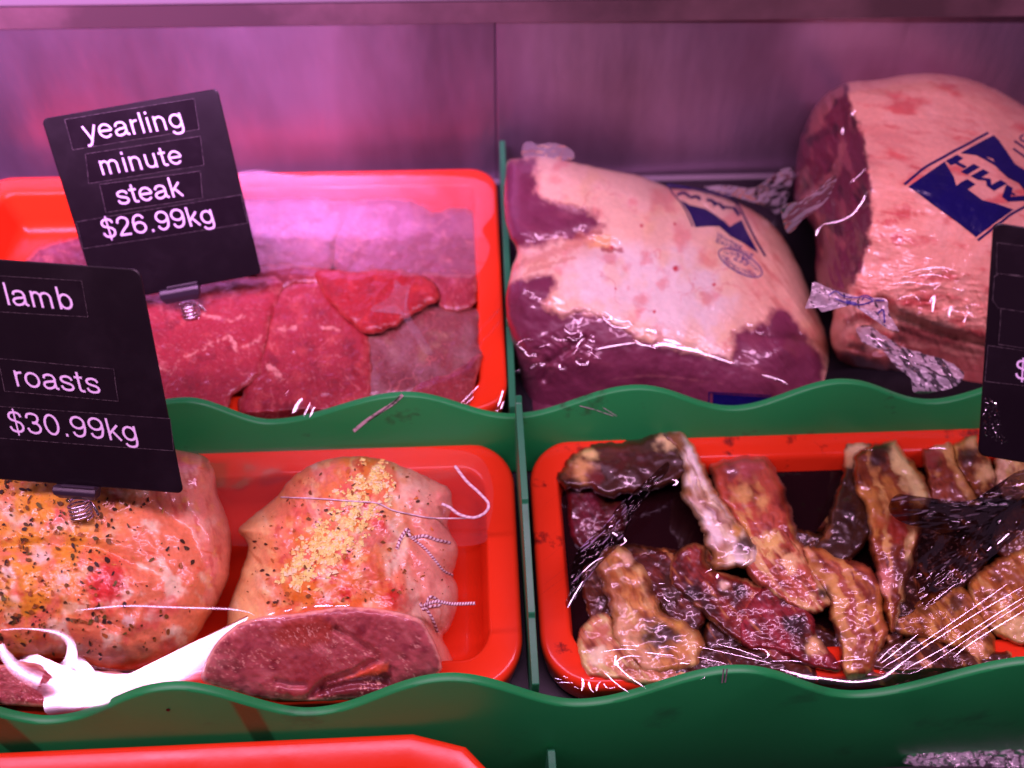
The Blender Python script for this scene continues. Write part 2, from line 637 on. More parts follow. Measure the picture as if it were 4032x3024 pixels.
def plate(name, prof, x_of_y, th, label):
    # prof: list of (y, z) along the top edge; the bottom edge lies 30 mm lower
    V, Fs = [], []
    for (y, z) in prof:
        x = x_of_y(y)
        for dx in (-th/2, th/2):
            V.append((x+dx, y, z))
        for dx in (-th/2, th/2):
            V.append((x+dx, y, z-0.042))
    for i in range(len(prof)-1):
        a = i*4
        Fs += [(a, a+1, a+5, a+4), (a, a+4, a+6, a+2), (a+1, a+3, a+7, a+5), (a+2, a+6, a+7, a+3)]
    Fs += [(0, 2, 3, 1), (len(V)-4, len(V)-3, len(V)-1, len(V)-2)]
    bm = bmesh.new()
    vs = [bm.verts.new(v) for v in V]
    for f in Fs:
        bm.faces.new([vs[i] for i in f])
    bevel(bm, 0.0005, 2)
    o = bm_obj(name, bm, M['green_pale'])
    tag(o, label, 'shelf divider')
    return o


plate('green_divider', [(0.1442, 0.078), (0.150, 0.070), (0.206, 0.082), (0.207, 0.086), (0.30, 0.104), (0.366, 0.118)],
      lambda y: -0.0036+(y-0.15)*0.011, 0.0040, 'thin green divider plate between the steak tray and the wrapped beef')
plate('green_divider', [(0.0012, 0.0375), (0.030, 0.049), (0.031, 0.0515), (0.082, 0.0715), (0.083, 0.074), (0.136, 0.0895), (0.1383, 0.0935)],
      lambda y: 0.0006-(y)*0.012, 0.0036, 'thin green divider plate between the lamb tray and the rib tray')
plate('green_divider', [(-0.18, -0.085), (-0.10, -0.057), (-0.03, -0.030), (-0.014, -0.0235), (-0.0085, -0.0215), (-0.0062, -0.026)],
      lambda y: 0.0096-(y)*0.012, 0.0040, 'green divider tip at the bottom edge beside the bottom red tray')


# ------------------------------------------------------------------ red trays
def rrect(x0, x1, y0, y1, r, n=12):
    r = max(r, 0.0005)
    out = []
    for (cx, cy, a0) in ((x1-r, y1-r, 0), (x0+r, y1-r, 90), (x0+r, y0+r, 180), (x1-r, y0+r, 270)):
        for i in range(n+1):
            a = math.radians(a0+90*i/n)
            out.append((cx+r*math.cos(a), cy+r*math.sin(a)))
    return out


def make_tray(x0, x1, y0, y1, c_rim, c_floor, rimw, rad, label, mat, slope=SLOPE, seg=12):
    # loops: (inset, height below the rim)
    h = c_rim-c_floor
    loops = [(0.0022, -h*0.8), (0.0, -0.0055), (0.0, -0.0022), (0.0006, -0.0009), (0.0018, -0.0001), (0.0032, 0.0), (rimw*0.5, -0.0004), (rimw-0.0022, -0.0010),
             (rimw-0.0008, -0.0014), (rimw, -0.0024), (rimw+0.0007, -0.0042), (rimw+0.0035, -h*0.72), (rimw+0.006, -h*0.93), (rimw+0.012, -h)]
    V, Fs = [], []
    n = None
    for (ins, dz) in loops:
        L = rrect(x0+ins, x1-ins, y0+ins, y1-ins, rad-ins*0.75, seg)
        n = len(L)
        V += [(x, y, c_rim+dz+slope*y) for x, y in L]
    for i in range(len(loops)-1):
        for j in range(n):
            a, b2 = i*n+j, i*n+(j+1) % n
            Fs.append((a, b2, b2+n, a+n))
    Fs.append(tuple(range((len(loops)-1)*n, len(loops)*n)))
    o = mesh_obj('red_tray', np.array(V), Fs, mat)
    o.data.set_sharp_from_angle(angle=1.0)
    sol = None
    return tag(o, label, 'tray', 'red plastic trays in the counter')


make_tray(-0.335, -0.0042, 0.0026, 0.1405, 0.0277, 0.001, 0.0165, 0.027, 'red tray holding the two seasoned lamb roasts under cling film', M['tray'])
make_tray(0.0048, 0.315, 0.0026, 0.1405, 0.0277, 0.001, 0.0155, 0.027, 'red tray holding dark marinated ribs, smeared with sauce', M['tray_stained'])
make_tray(-0.362, -0.0062, 0.148, 0.349, 0.0455, 0.0185, 0.016, 0.020, 'red tray of thin raw steaks behind the yearling price tag', M['tray'])
make_tray(-0.40, -0.0080, -0.30, -0.0075, 0.0095, -0.07, 0.0165, 0.052, 'red tray with a chamfered corner, cut off by the bottom edge of the photo', M['tray'], seg=3)


# ------------------------------------------------------------------ relief: a solid lump of meat modelled from its outline and depth
class Relief:
    def __init__(s, outline, ctrl, rw, rr, amp, nsc, seed, extra=None, jit=5.0, jsc=40.0, ymin=None):
        """outline: closed polygon (photo px); ctrl: (u, v, kind, value); rw px of rounding, rr metres of drop at the edge"""
        out = catmull(outline, 260, True)
        n = np.stack([uvn(out[:, 0], out[:, 1], jsc, seed+1), uvn(out[:, 0], out[:, 1], jsc, seed+2)], -1)
        s.out = out+n*jit
        U = np.array([c[0] for c in ctrl], float)
        Vv = np.array([c[1] for c in ctrl], float)
        T = np.array([float(ty(np.array(c[0]), np.array(c[1]), c[3])) if c[2] == 'y' else float(tc(np.array(c[0]), np.array(c[1]), c[3])) for c in ctrl])
        s.f = rbf(np.stack([U, Vv], -1), T)
        s.ymin = ymin
        s.rw, s.rr, s.amp, s.nsc, s.seed, s.extra = rw, rr, amp, nsc, seed, extra

    def edge(s, u, v):
        return seg_dist(s.out, u, v)

    def t(s, u, v, e=None, noise=True):
        u = np.asarray(u, float); v = np.asarray(v, float)
        if e is None:
            e = seg_dist(s.out, u, v)*np.where(inside(s.out, u, v), 1, 0)
        q = 1-np.clip(e/s.rw, 0, 1)
        t = s.f(u, v)+s.rr*(1-np.sqrt(np.maximum(1-q*q, 0)))
        if noise:
            t = t-s.amp*uvn(u, v, s.nsc, s.seed, 5)
            if s.extra:
                t = t-s.extra(u, v)
        if s.ymin is not None:
            t = np.maximum(t, ty(u, v, s.ymin))
        return t

    def build(s, name, mat, paint, parent=None, thick=0.03, nr=None, nth=None, strip=None, floor_c=None, center=None):
        if strip is None:
            per = np.linalg.norm(np.diff(s.out, axis=0), axis=1).sum()
            c = s.out.mean(0) if center is None else np.asarray(center, float)
            nth = nth or int(np.clip(per/5.5, 80, 640))
            ol = catmull(s.out, nth, True)
            R = np.linalg.norm(ol-c, axis=1).mean()
            nr = nr or int(np.clip(R/4.5, 16, 150))
            rs = (np.arange(1, nr+1)/nr)
            UV = [c[None]]+[c+(ol-c)*r for r in rs]
            UV = np.concatenate(UV)
            Fs = [(0, 1+j, 1+(j+1) % nth) for j in range(nth)]
            for i in range(nr-1):
                a0 = 1+i*nth
                for j in range(nth):
                    k = (j+1) % nth
                    Fs.append((a0+j, a0+nth+j, a0+nth+k, a0+k))
            border = [1+(nr-1)*nth+j for j in range(nth)]
            st = None
        else:
            L, Rr = strip
            ln = np.linalg.norm(np.diff(L, axis=0), axis=1).sum()
            wd = np.linalg.norm(L-Rr, axis=1).mean() if len(L) == len(Rr) else 150
            ns = int(np.clip(ln/5, 24, 260))
            nt_ = int(np.clip(wd/5, 14, 90))
            Lc, Rc = catmull(L, ns, False), catmull(Rr, ns, False)
            q = np.linspace(0, 1, nt_)
            UV = (Lc[:, None]*(1-q)[None, :, None]+Rc[:, None]*q[None, :, None])
            S_, T_ = np.meshgrid(np.linspace(0, 1, ns), q, indexing='ij')
            # round the two ends a little
            endr = 0.16*np.sqrt(np.clip(1-(2*T_-1)**2, 0, 1))
            axis = (Lc[-1]+Rc[-1]-Lc[0]-Rc[0])/2
            axn = axis/(np.linalg.norm(axis)+1e-9)
            UV = UV+(axn*wd)[None, None]*(np.where(S_ > .5, (S_-.5)*2, -(0.5-S_)*2)**3*endr)[..., None]
            jn = uvn(UV[..., 0].ravel(), UV[..., 1].ravel(), 45, s.seed+5).reshape(S_.shape)
            jm = uvn(UV[..., 0].ravel(), UV[..., 1].ravel(), 45, s.seed+6).reshape(S_.shape)
            UV = UV+np.stack([jn, jm], -1)*20
            UV = UV.reshape(-1, 2)
            idx = np.arange(ns*nt_).reshape(ns, nt_)
            Fs = [(int(idx[i, j]), int(idx[i+1, j]), int(idx[i+1, j+1]), int(idx[i, j+1])) for i in range(ns-1) for j in range(nt_-1)]
            border = list(idx[:, 0])+list(idx[-1, 1:])+list(idx[-2::-1, -1])+list(idx[0, -2:0:-1])
            border = [int(x) for x in border]
            s.out = UV[border]
            st = (S_.ravel(), T_.ravel())
        u, v = UV[:, 0], UV[:, 1]
        e = seg_dist(s.out[::2] if len(s.out) > 300 else s.out, u, v)
        e[border] = 0
        t = s.t(u, v, e)
        P = pos(u, v, t)
        col = paint(u, v, e, st, P)
        # closing back: two shrunken loops pushed away from the front, then a centre point
        b = np.array(border)
        cu = UV[b].mean(0)
        Vs, cs = [P], [col]
        base = len(P)
        nb = len(b)
        tb = t[b]
        tmax = np.full(nb, 9.0)
        for (sh, dp) in ((0.93, 0.45), (0.6, 0.9)):
            q = cu+(UV[b]-cu)*sh
            tt = np.maximum(tb, s.f(q[:, 0], q[:, 1]))+thick*dp
            if floor_c is not None:
                tt = np.minimum(tt, tc(q[:, 0], q[:, 1], floor_c))
            Vs.append(pos(q[:, 0], q[:, 1], tt)); cs.append(col[b])
        tt = float(s.f(cu[None, 0], cu[None, 1])[0])+thick*1.2
        if floor_c is not None:
            tt = min(tt, float(tc(cu[None, 0], cu[None, 1], floor_c)[0]))
        Vs.append(pos(cu[None, 0], cu[None, 1], np.array([tt]))); cs.append(col[b].mean(0)[None])
        i1, i2, ic = base, base+nb, base+2*nb
        for j in range(nb):
            k = (j+1) % nb
            Fs += [(border[j], i1+j, i1+k, border[k]), (i1+j, i2+j, i2+k, i1+k), (i2+j, ic, i2+k)]
        o = mesh_obj(name, np.concatenate(Vs), Fs, mat, parent, True, np.clip(np.concatenate(cs), 0.002, 0.9))
        bmx = bmesh.new(); bmx.from_mesh(o.data)
        bmesh.ops.recalc_face_normals(bmx, faces=bmx.faces)
        bmx.to_mesh(o.data); bmx.free()
        s.obj = o
        return o


def mixc(col, c, mk):
    return col*(1-mk[:, None])+np.asarray(c)*mk[:, None]


def polymask(poly, u, v, amp=14, sc=60, soft=6, seed=0, off=0):
    d = sdf(poly, u, v)+uvn(u, v, sc, seed, 5)*amp*2+off
    return sstep(-soft, soft, d)


def linemask(poly, u, v, w, amp=4, sc=25, soft=3, seed=0):
    d = seg_dist(poly, u, v, False)+uvn(u, v, sc, seed, 3)*amp*2
    return 1-sstep(w-soft, w+soft, d)


# ---- decals that follow a relief
def decal_from_tris(name, uv, tris, rel, mat, parent, lift=0.0005):
    bm = bmesh.new()
    vs = [bm.verts.new((x, y, 0)) for x, y in uv]
    for f in tris:
        try:
            bm.faces.new([vs[i] for i in f])
        except ValueError:
            pass
    for _ in range(4):
        es = [e for e in bm.edges if e.calc_length() > 22]
        if not es:
            break
        bmesh.ops.subdivide_edges(bm, edges=es, cuts=1)
        bmesh.ops.triangulate(bm, faces=bm.faces)
    U = np.array([v.co.x for v in bm.verts]); Vv = np.array([v.co.y for v in bm.verts])
    t = rel.t(U, Vv)-lift
    P = pos(U, Vv, t)
    for v, p in zip(bm.verts, P):
        v.co = p
    me = bpy.data.meshes.new(name)
    bm.to_mesh(me); bm.free()
    me.materials.append(mat)
    o = bpy.data.objects.new(name, me)
    COL.objects.link(o)
    o.parent = parent
    if parent.type == 'EMPTY':
        o.matrix_parent_inverse = Matrix.Translation(-Vector(parent.location))
    return o


def fill_polys(polys, holes=()):
    bm = bmesh.new()
    for P in list(polys)+list(holes):
        vs = [bm.verts.new((float(x), float(y), 0)) for x, y in P]
        for i in range(len(vs)):
            bm.edges.new((vs[i], vs[(i+1) % len(vs)]))
    bmesh.ops.triangle_fill(bm, use_beauty=True, use_dissolve=False, edges=list(bm.edges))
    bm.verts.index_update()
    uv = [(v.co.x, v.co.y) for v in bm.verts]
    tr = [[v.index for v in f.verts] for f in bm.faces]
    bm.free()
    return uv, tr


def stroke_tris(P, w, n=None):
    P = np.asarray(P, float)
    P = catmull(P, n or max(6, len(P)*6), False)
    d = np.gradient(P, axis=0)
    d /= np.linalg.norm(d, axis=1)[:, None]+1e-9
    nn = np.stack([-d[:, 1], d[:, 0]], -1)*w/2
    uv = np.concatenate([P+nn, P-nn])
    k = len(P)
    return uv.tolist(), [[i, i+1, k+i+1, k+i] for i in range(k-1)]


def join(parts):
    uv, tr = [], []
    for a, b2 in parts:
        o = len(uv)
        uv += [tuple(p) for p in a]
        tr += [[i+o for i in f] for f in b2]
    return uv, tr


def text_tris(body, res=3, spacing=1.0):
    cu = bpy.data.curves.new('lettering', 'FONT')
    cu.body = body
    cu.size = 1.0
    cu.resolution_u = res
    cu.space_character = spacing
    ob = bpy.data.objects.new('lettering', cu)
    COL.objects.link(ob)
    dg = bpy.context.evaluated_depsgraph_get()
    dg.update()
    me = bpy.data.meshes.new_from_object(ob.evaluated_get(dg))
    uv = np.array([(v.co.x, v.co.y) for v in me.vertices])
    tr = [list(p.vertices) for p in me.polygons]
    bpy.data.objects.remove(ob)
    bpy.data.curves.remove(cu)
    bpy.data.meshes.remove(me)
    return uv, tr


def tube(name, P, r, mat, parent=None, nseg=8, colfn=None, taper=False):
    P = np.asarray(P, float)
    d = np.gradient(P, axis=0)
    d /= np.linalg.norm(d, axis=1)[:, None]+1e-12
    up = np.array([0.3, 0.2, 1.0]); up /= np.linalg.norm(up)
    a = np.cross(d, up); a /= np.linalg.norm(a, axis=1)[:, None]+1e-12
    b2 = np.cross(d, a)
    rr = np.full(len(P), r)
    if taper:
        q = np.linspace(0, 1, len(P))
        rr = r*np.clip(np.minimum(q, 1-q)*6, 0.15, 1)
    V, Fs, cs = [], [], []
    for i in range(len(P)):
        for j in range(nseg):
            an = 2*math.pi*j/nseg
            V.append(P[i]+rr[i]*(a[i]*math.cos(an)+b2[i]*math.sin(an)))
            if colfn:
                cs.append(colfn(i, j/nseg))
    for i in range(len(P)-1):
        for j in range(nseg):
            k = (j+1) % nseg
            Fs.append((i*nseg+j, i*nseg+k, (i+1)*nseg+k, (i+1)*nseg+j))
    Fs.append(tuple(range(nseg))[::-1])
    Fs.append(tuple(range((len(P)-1)*nseg, len(P)*nseg)))
    return mesh_obj(name, np.array(V), Fs, mat, parent, True, np.array(cs) if colfn else None)


# ------------------------------------------------------------------ minute steaks in the upper left tray
def steak_paint(seed, base, fatc=(225, 105, 120), ang=0.6, pale=0.0, lines=()):
    def f(u, v, e, st, P):
        c = np.tile(A(*base, 0.64), (len(u), 1))
        n = uvn(u, v, 90, seed, 4)
        c = mixc(c, A(base[0]*0.60, base[1]*0.4, base[2]*0.5), sstep(0.0, 0.5, n)*0.7)
        c = mixc(c, A(base[0]*1.0, base[1]*1.3+8, base[2]*1.15), sstep(0.05, 0.5, uvn(u, v, 70, seed+3, 4))*0.7)
        g = uvn(u, v, 7, seed+7, 3, ang, 3.5)
        c = mixc(c, A(base[0]*0.8, base[1]*0.4, base[2]*0.5), sstep(0.05, 0.45, g)*0.6)
        c = mixc(c, A(*fatc, 0.75), sstep(0.24, 0.52, uvn(u, v, 9, seed+9, 3, ang, 2.5))*0.6)
        vein = 1-np.abs(uvn(u, v, 130, seed+13, 4))*14
        c = mixc(c, A(*fatc), sstep(0.3, 1.0, vein)*sstep(-0.1, 0.3, uvn(u, v, 150, seed+15, 2))*0.35)
        c = mixc(c, A(*fatc, 0.8), (1-sstep(3, 16, e+uvn(u, v, 30, seed+20)*26))*0.45)
        for L, w in lines:
            c = mixc(c, A(228, 128, 140), linemask(L, u, v, w*0.75, 9, 18, 5, seed+31)*sstep(-0.35, 0.1, uvn(u, v, 26, seed+33, 3))*0.75)
        if pale:
            c = mixc(c, A(150, 85, 105), sstep(-0.2, 0.4, uvn(u, v, 120, seed+40))*pale)
        return c
    return f


def steak(crop, poly, cs, base, seed, label, **kw):
    o = px(crop, poly)
    o = o.mean(0)+(o-o.mean(0))*1.06
    c0, c1 = cs
    vmin, vmax = o[:, 1].min(), o[:, 1].max()
    um, uM = o[:, 0].min(), o[:, 0].max()
    ctrl = [(um, vmin, 'c', c0), (uM, vmin, 'c', c0), (um, vmax, 'c', c1), (uM, vmax, 'c', c1), ((um+uM)/2, (vmin+vmax)/2, 'c', (c0+c1)/2+0.001)]
    r = Relief(o, ctrl, 42, 0.0065, 0.0022, 80, seed, jit=13, jsc=42,
               extra=lambda u, v: 0.00045*uvn(u, v, 26, seed+2, 3)+0.00015*uvn(u, v, 8, seed+4, 2), ymin=0.1462)
    ob = r.build('minute_steak', M['steak'], steak_paint(seed, base, **kw), None, thick=0.006, floor_c=0.019)
    tag(ob, label, 'meat', 'raw minute steaks in the upper tray')
    return r


steak('C', [(-560, 240), (-200, 180), (60, 195), (300, 180), (480, 235), (560, 330), (500, 480), (430, 660), (60, 660), (-200, 640), (-560, 600)], (0.037, 0.044), (178, 60, 92), 101, 'raw steak at the back of the tray beside the yearling tag, under hazy film', ang=0.2)
steak('C', [(430, 260), (620, 225), (820, 205), (980, 235), (1100, 300), (1250, 275), (1370, 320), (1415, 470), (1385, 720), (1150, 720), (1000, 720), (830, 690), (600, 690), (470, 560)], (0.036, 0.043), (172, 52, 88), 102, 'large raw steak across the back right of the tray under hazy film', ang=0.1)
steak('C', [(700, 1040), (830, 970), (1000, 880), (1200, 890), (1380, 915), (1385, 1100), (1410, 1190), (1330, 1300), (1180, 1380), (1000, 1430), (820, 1440), (690, 1420), (670, 1240)], (0.045, 0.049), (165, 70, 85), 103, 'pale greyish raw steak in the front right of the upper tray', pale=0.7, ang=1.0)
steak('C', [(980, 1400), (1060, 1330), (1240, 1285), (1390, 1180), (1400, 1260), (1370, 1340), (1340, 1470), (1300, 1600), (1050, 1640), (880, 1600)], (0.050, 0.052), (172, 50, 62), 104, 'small ragged steak scrap at the front right corner of the upper tray', ang=1.2)
steak('C', [(1060, 680), (1200, 690), (1370, 690), (1375, 790), (1360, 880), (1240, 915), (1165, 890), (1140, 800)], (0.047, 0.049), (190, 50, 72), 105, 'short stubby steak end against the right side of the upper tray', ang=1.3)
steak('C', [(20, 640), (160, 615), (330, 630), (430, 655), (430, 745), (260, 745), (140, 800), (40, 730)], (0.049, 0.050), (170, 35, 48), 106, 'narrow dark steak strip under the corner of the yearling tag', ang=0.3)
steak('C', [(130, 810), (260, 740), (430, 750), (510, 860), (610, 970), (690, 1040), (710, 1210), (715, 1390), (690, 1560), (300, 1640), (-60, 1640), (-40, 1340), (60, 1080), (100, 950)], (0.049, 0.053), (192, 42, 62), 107, 'broad bright red steak in the middle of the upper tray',
      lines=[(px('C', [(90, 1010), (170, 1020), (260, 1010)]), 8), (px('C', [(430, 1010), (530, 1025)]), 6), (px('C', [(95, 1255), (140, 1290), (170, 1335)]), 13)], ang=1.2)
steak('C', [(410, 660), (640, 670), (850, 652), (1060, 712), (1135, 790), (1120, 850), (980, 920), (860, 1005), (700, 1040), (600, 970), (500, 860), (430, 780)], (0.053, 0.054), (200, 28, 38), 108, 'deep red steak lapped over the others with a star-shaped film reflection on it', ang=0.8, fatc=(215, 70, 75))
steak('B', [(600, 330), (900, 290), (1240, 225), (1560, 185), (1700, 200), (1700, 290), (1650, 400), (1615, 560), (1590, 700), (1540, 800), (1410, 880), (1370, 1010), (1150, 1010), (1000, 1010), (850, 800), (650, 600)], (0.052, 0.056), (196, 44, 66), 109, 'raw steak with white veins that the yearling tag spring stands in',
      lines=[(px('B', [(1080, 690), (1180, 640), (1290, 575), (1400, 535), (1450, 610), (1530, 590), (1590, 540)]), 5), (px('B', [(1400, 535), (1420, 570), (1450, 640)]), 9), (px('B', [(960, 720), (1050, 760), (1080, 690)]), 5), (px('B', [(1190, 400), (1290, 410), (1420, 440), (1480, 410)]), 8)], ang=0.5)
steak('P', [(70, 560), (130, 530), (250, 520), (320, 600), (330, 760), (200, 900), (20, 860), (30, 650)], (0.046, 0.050), (150, 45, 72), 110, 'plum coloured steak edge showing between the two black tags on the left', ang=0.5)

# ------------------------------------------------------------------ wrapped beef joint with white fat cap
w1 = thing('wrapped_beef', pos(np.array(2650.), np.array(1250.), ty(np.array(2650.), np.array(1250.), 0.2)), 'vacuum packed beef joint with a smooth white fat cap, lying behind the green strip', 'meat', 'vacuum packed beef joints')
o1 = px('D', [(72, 130), (140, 108), (240, 92), (400, 118), (550, 150), (700, 182), (850, 212), (980, 262), (1060, 290), (1200, 300), (1400, 355), (1550, 430), (1665, 520), (1750, 640), (1830, 800), (1910, 1000), (1975, 1180), (2010, 1380), (2020, 1680), (1500, 1720), (1000, 1720), (500, 1720), (200, 1700), (165, 1480), (110, 1260), (65, 1050), (62, 930), (100, 760), (125, 660), (80, 560), (52, 420), (55, 250)])
c1 = [(150, 130, .300), (550, 160, .306), (980, 262, .315), (1400, 370, .325), (1300, 520, .275), (900, 420, .270), (500, 330, .272), (180, 380, .270), (1550, 600, .275), (700, 640, .240), (300, 640, .235), (1100, 800, .225), (1500, 900, .230),
      (150, 850, .200), (600, 950, .198), (1000, 1080, .188), (450, 1120, .182), (900, 1230, .1735), (1350, 1290, .1735), (1700, 1250, .178), (1750, 700, .262), (1880, 1050, .215), (600, 1330, .1685), (1000, 1400, .166), (1500, 1450, .165), (200, 1400, .176), (1000, 1700, .1635), (300, 1700, .168), (1800, 1650, .165)]
ctrl1 = [(*px('D', [(x, y)])[0], 'y', yy) for x, y, yy in c1]
wr_a = px('D', [(130, 1200), (330, 1130), (520, 1140), (620, 1290), (520, 1370), (250, 1400), (160, 1420)])
gro = px('D', [(130, 660), (330, 620), (520, 590), (640, 640), (700, 650)])
gro2 = px('D', [(290, 1420), (310, 1330), (420, 1260), (530, 1180)])


PL1 = px('D', [(-60, 130), (235, 105), (250, 330), (330, 372), (450, 395), (600, 450), (640, 500), (590, 545), (480, 575), (330, 612), (120, 655), (-60, 640)])
PL2 = px('D', [(-60, 900), (150, 830), (340, 805), (362, 860), (320, 930), (280, 970), (300, 1010), (400, 1045), (480, 1020), (600, 1030), (700, 1085), (850, 1180), (1100, 1245), (1400, 1310), (1425, 1225), (1410, 1135), (1460, 1130), (1620, 1080), (1650, 1000), (1740, 1010), (1950, 1300), (1950, 1800), (-60, 1800)])


def ex1(u, v):
    m = sstep(-40, 40, sdf(wr_a, u, v))
    q = np.stack([u/38, v/38, np.zeros_like(u)], -1)
    d = 0.0016*m*ridge(q, 3)
    d -= 0.006*np.exp(-(seg_dist(gro, u, v, False)/42)**2)
    d -= 0.003*np.exp(-(seg_dist(gro2, u, v, False)/14)**2)
    wn = uvn(u, v, 34, 64, 4)*22
    d -= 0.0014*np.maximum(sstep(-14, 14, sdf(PL1, u, v)+wn), sstep(-14, 14, sdf(PL2, u, v)+wn))
    d += 0.0016*uvn(u, v, 110, 66, 3)
    # fine stretch wrinkles running over the whole bag
    d += 0.00050*uvn(u, v, 18, 61, 3, 0.55, 6)*sstep(-0.1, 0.3, uvn(u, v, 160, 62))
    st = px('D', [(1500, 420), (1740, 700)])
    d += 0.0014*uvn(u, v, 22, 63, 3, 0.95, 8)*sstep(1480/1.5078+1950, 1650/1.5078+1950, u)
    return d


R1 = Relief(o1, ctrl1, 90, 0.024, 0.0022, 190, 11, ex1, jit=4)


def paint1(u, v, e, st, P):
    D = lambda *p: px('D', p)
    c = np.tile(A(250, 170, 178), (len(u), 1))
    c = mixc(c, A(255, 215, 232), polymask(D((380, 760), (700, 640), (1100, 640), (1350, 800), (1380, 1000), (1330, 1230), (1000, 1180), (760, 1090), (480, 1000)), u, v, 40, 110, 60, 1)*0.85)
    c = mixc(c, A(252, 168, 145), sstep(0.0, 0.4, uvn(u, v, 110, 2))*0.4)
    c = mixc(c, A(235, 112, 128), sstep(0.06, 0.4, uvn(u, v, 100, 3, 5))*0.6)
    vn = 1-np.abs(uvn(u, v, 150, 23, 4))*18
    c = mixc(c, A(225, 105, 118), sstep(0.2, 1, vn)*sstep(0.0, 0.3, uvn(u, v, 160, 24))*0.5)
    c = mixc(c, A(245, 150, 115), polymask(D((540, 610), (620, 560), (680, 570), (690, 650), (560, 640)), u, v, 8, 40, 8, 4)*0.8)
    # strands on the right flank
    fl = sstep(D((1380, 0))[0, 0], D((1600, 0))[0, 0], u+0.35*(1000-v)*0.3)
    c = mixc(c, A(205, 92, 105), fl*sstep(0.0, 0.35, uvn(u, v, 30, 5, 4, 0.95, 6))*0.8)
    c = mixc(c, A(225, 125, 125), fl*0.4)
    plum = A(124, 40, 80)
    n = uvn(u, v, 110, 8, 4)
    pl = np.tile(plum, (len(u), 1))
    pl = mixc(pl, A(106, 30, 64), sstep(0, 0.5, n)*0.7)
    pl = mixc(pl, A(150, 60, 95), sstep(0.05, 0.5, uvn(u, v, 70, 9, 4, 0.3, 2.5))*0.6)
    m1 = polymask(D((-60, 130), (235, 105), (250, 330), (330, 372), (450, 395), (600, 450), (640, 500), (590, 545), (480, 575), (330, 612), (120, 655), (-60, 640)), u, v, 18, 40, 20, 10)
    m2 = polymask(D((-60, 900), (150, 830), (340, 805), (362, 860), (320, 930), (280, 970), (300, 1010), (400, 1045), (480, 1020), (600, 1030), (700, 1085), (850, 1180), (1100, 1245), (1400, 1310), (1425, 1225), (1410, 1135), (1460, 1130), (1620, 1080), (1650, 1000), (1740, 1010), (1950, 1300), (1950, 1800), (-60, 1800)), u, v, 13, 36, 17, 12)
    mm = np.maximum(m1, m2)
    fr_ = (1-np.abs(mm*2-1))
    c = c*(1-mm[:, None])+pl*mm[:, None]
    c = mixc(c, A(205, 110, 125), fr_*0.5)
    c = mixc(c, A(190, 110, 140), mm*sstep(0.12, 0.4, uvn(u, v, 46, 27, 5, 0.4, 3))*(1-sstep(6, 60, seg_dist(D((250, 330), (450, 395), (640, 500), (480, 575), (330, 612)), u, v, False)))*0.5)
    # pale strands near the fold on the left
    c = mixc(c, A(225, 130, 130), linemask(D((120, 760), (250, 700), (420, 640), (560, 600)), u, v, 16, 14, 30, 8, 14)*0.8)
    c = mixc(c, A(215, 120, 125), linemask(D((170, 800), (330, 740), (470, 700)), u, v, 10, 12, 30, 6, 15)*0.7)
    c = mixc(c, A(150, 40, 50), linemask(D((480, 580), (560, 560), (620, 545)), u, v, 9, 8, 20, 6, 16)*0.7)
    c = mixc(c, A(160, 40, 50), linemask(D((640, 650), (740, 655)), u, v, 8, 10, 20, 6, 17)*0.8)
    for (x, y, r) in ((715, 885, 4), (945, 1020, 7), (1070, 765, 12), (868, 510, 7), (1065, 500, 6), (690, 640, 8), (1300, 860, 7)):
        q = D((x, y))[0]
        c = mixc(c, A(205, 40, 70), 1-sstep(r*0.4, r*1.5, np.hypot(u-q[0], v-q[1])+uvn(u, v, 10, 18)*5))
    c = mixc(c, A(160, 70, 100), linemask(D((680, 1425), (900, 1400), (1100, 1415), (1350, 1450)), u, v, 3, 6, 40, 3, 19)*0.6)
    # the printed dark panel low on the front of the bag
    return c


R1.build('beef_joint', M['vac'], paint1, w1, thick=0.05, floor_c=0.0182)

N = lambda *p: px('N', p)
logo = [fill_polys([N((430, 450), (550, 520), (760, 570), (870, 640), (960, 705), (1000, 730), (1075, 805), (1140, 760), (1230, 718), (1280, 830), (1360, 980), (1450, 1150), (1380, 1105), (1240, 1010), (1080, 925), (940, 800), (850, 797), (760, 800), (625, 812), (560, 650))]),
        stroke_tris(N((270, 270), (330, 370), (440, 500), (520, 640), (590, 800)), 5),
        stroke_tris(N((1140, 480), (1215, 580), (1310, 770), (1410, 970), (1540, 1190)), 8),
        stroke_tris(N((250, 255), (420, 282), (700, 332), (900, 375), (1060, 430), (1140, 480)), 9)]
for P_, w in ((((385, 390), (470, 362), (560, 420)), 11), (((560, 425), (640, 410), (690, 455)), 12), (((620, 405), (690, 425)), 10), (((770, 450), (850, 470), (885, 535)), 12), (((830, 470), (930, 505)), 10),
              (((935, 500), (1005, 575)), 13), (((960, 540), (1110, 560)), 9), (((1120, 545), (1200, 655)), 14), (((720, 350), (790, 370)), 9)):
    logo.append(stroke_tris(N(*P_), w))
decal_from_tris('printed_logo', *join(logo), R1, M['ink'], w1)
D_ = lambda *p: px('D', p)
decal_from_tris('printed_panel', *join([fill_polys([D_((1292, 1508), (1640, 1530), (1640, 1660), (1292, 1660))]), stroke_tris(D_((1270, 1498), (1268, 1660)), 5), stroke_tris(D_((1270, 1500), (1500, 1512), (1640, 1520)), 4)]), R1, M['ink'], w1)


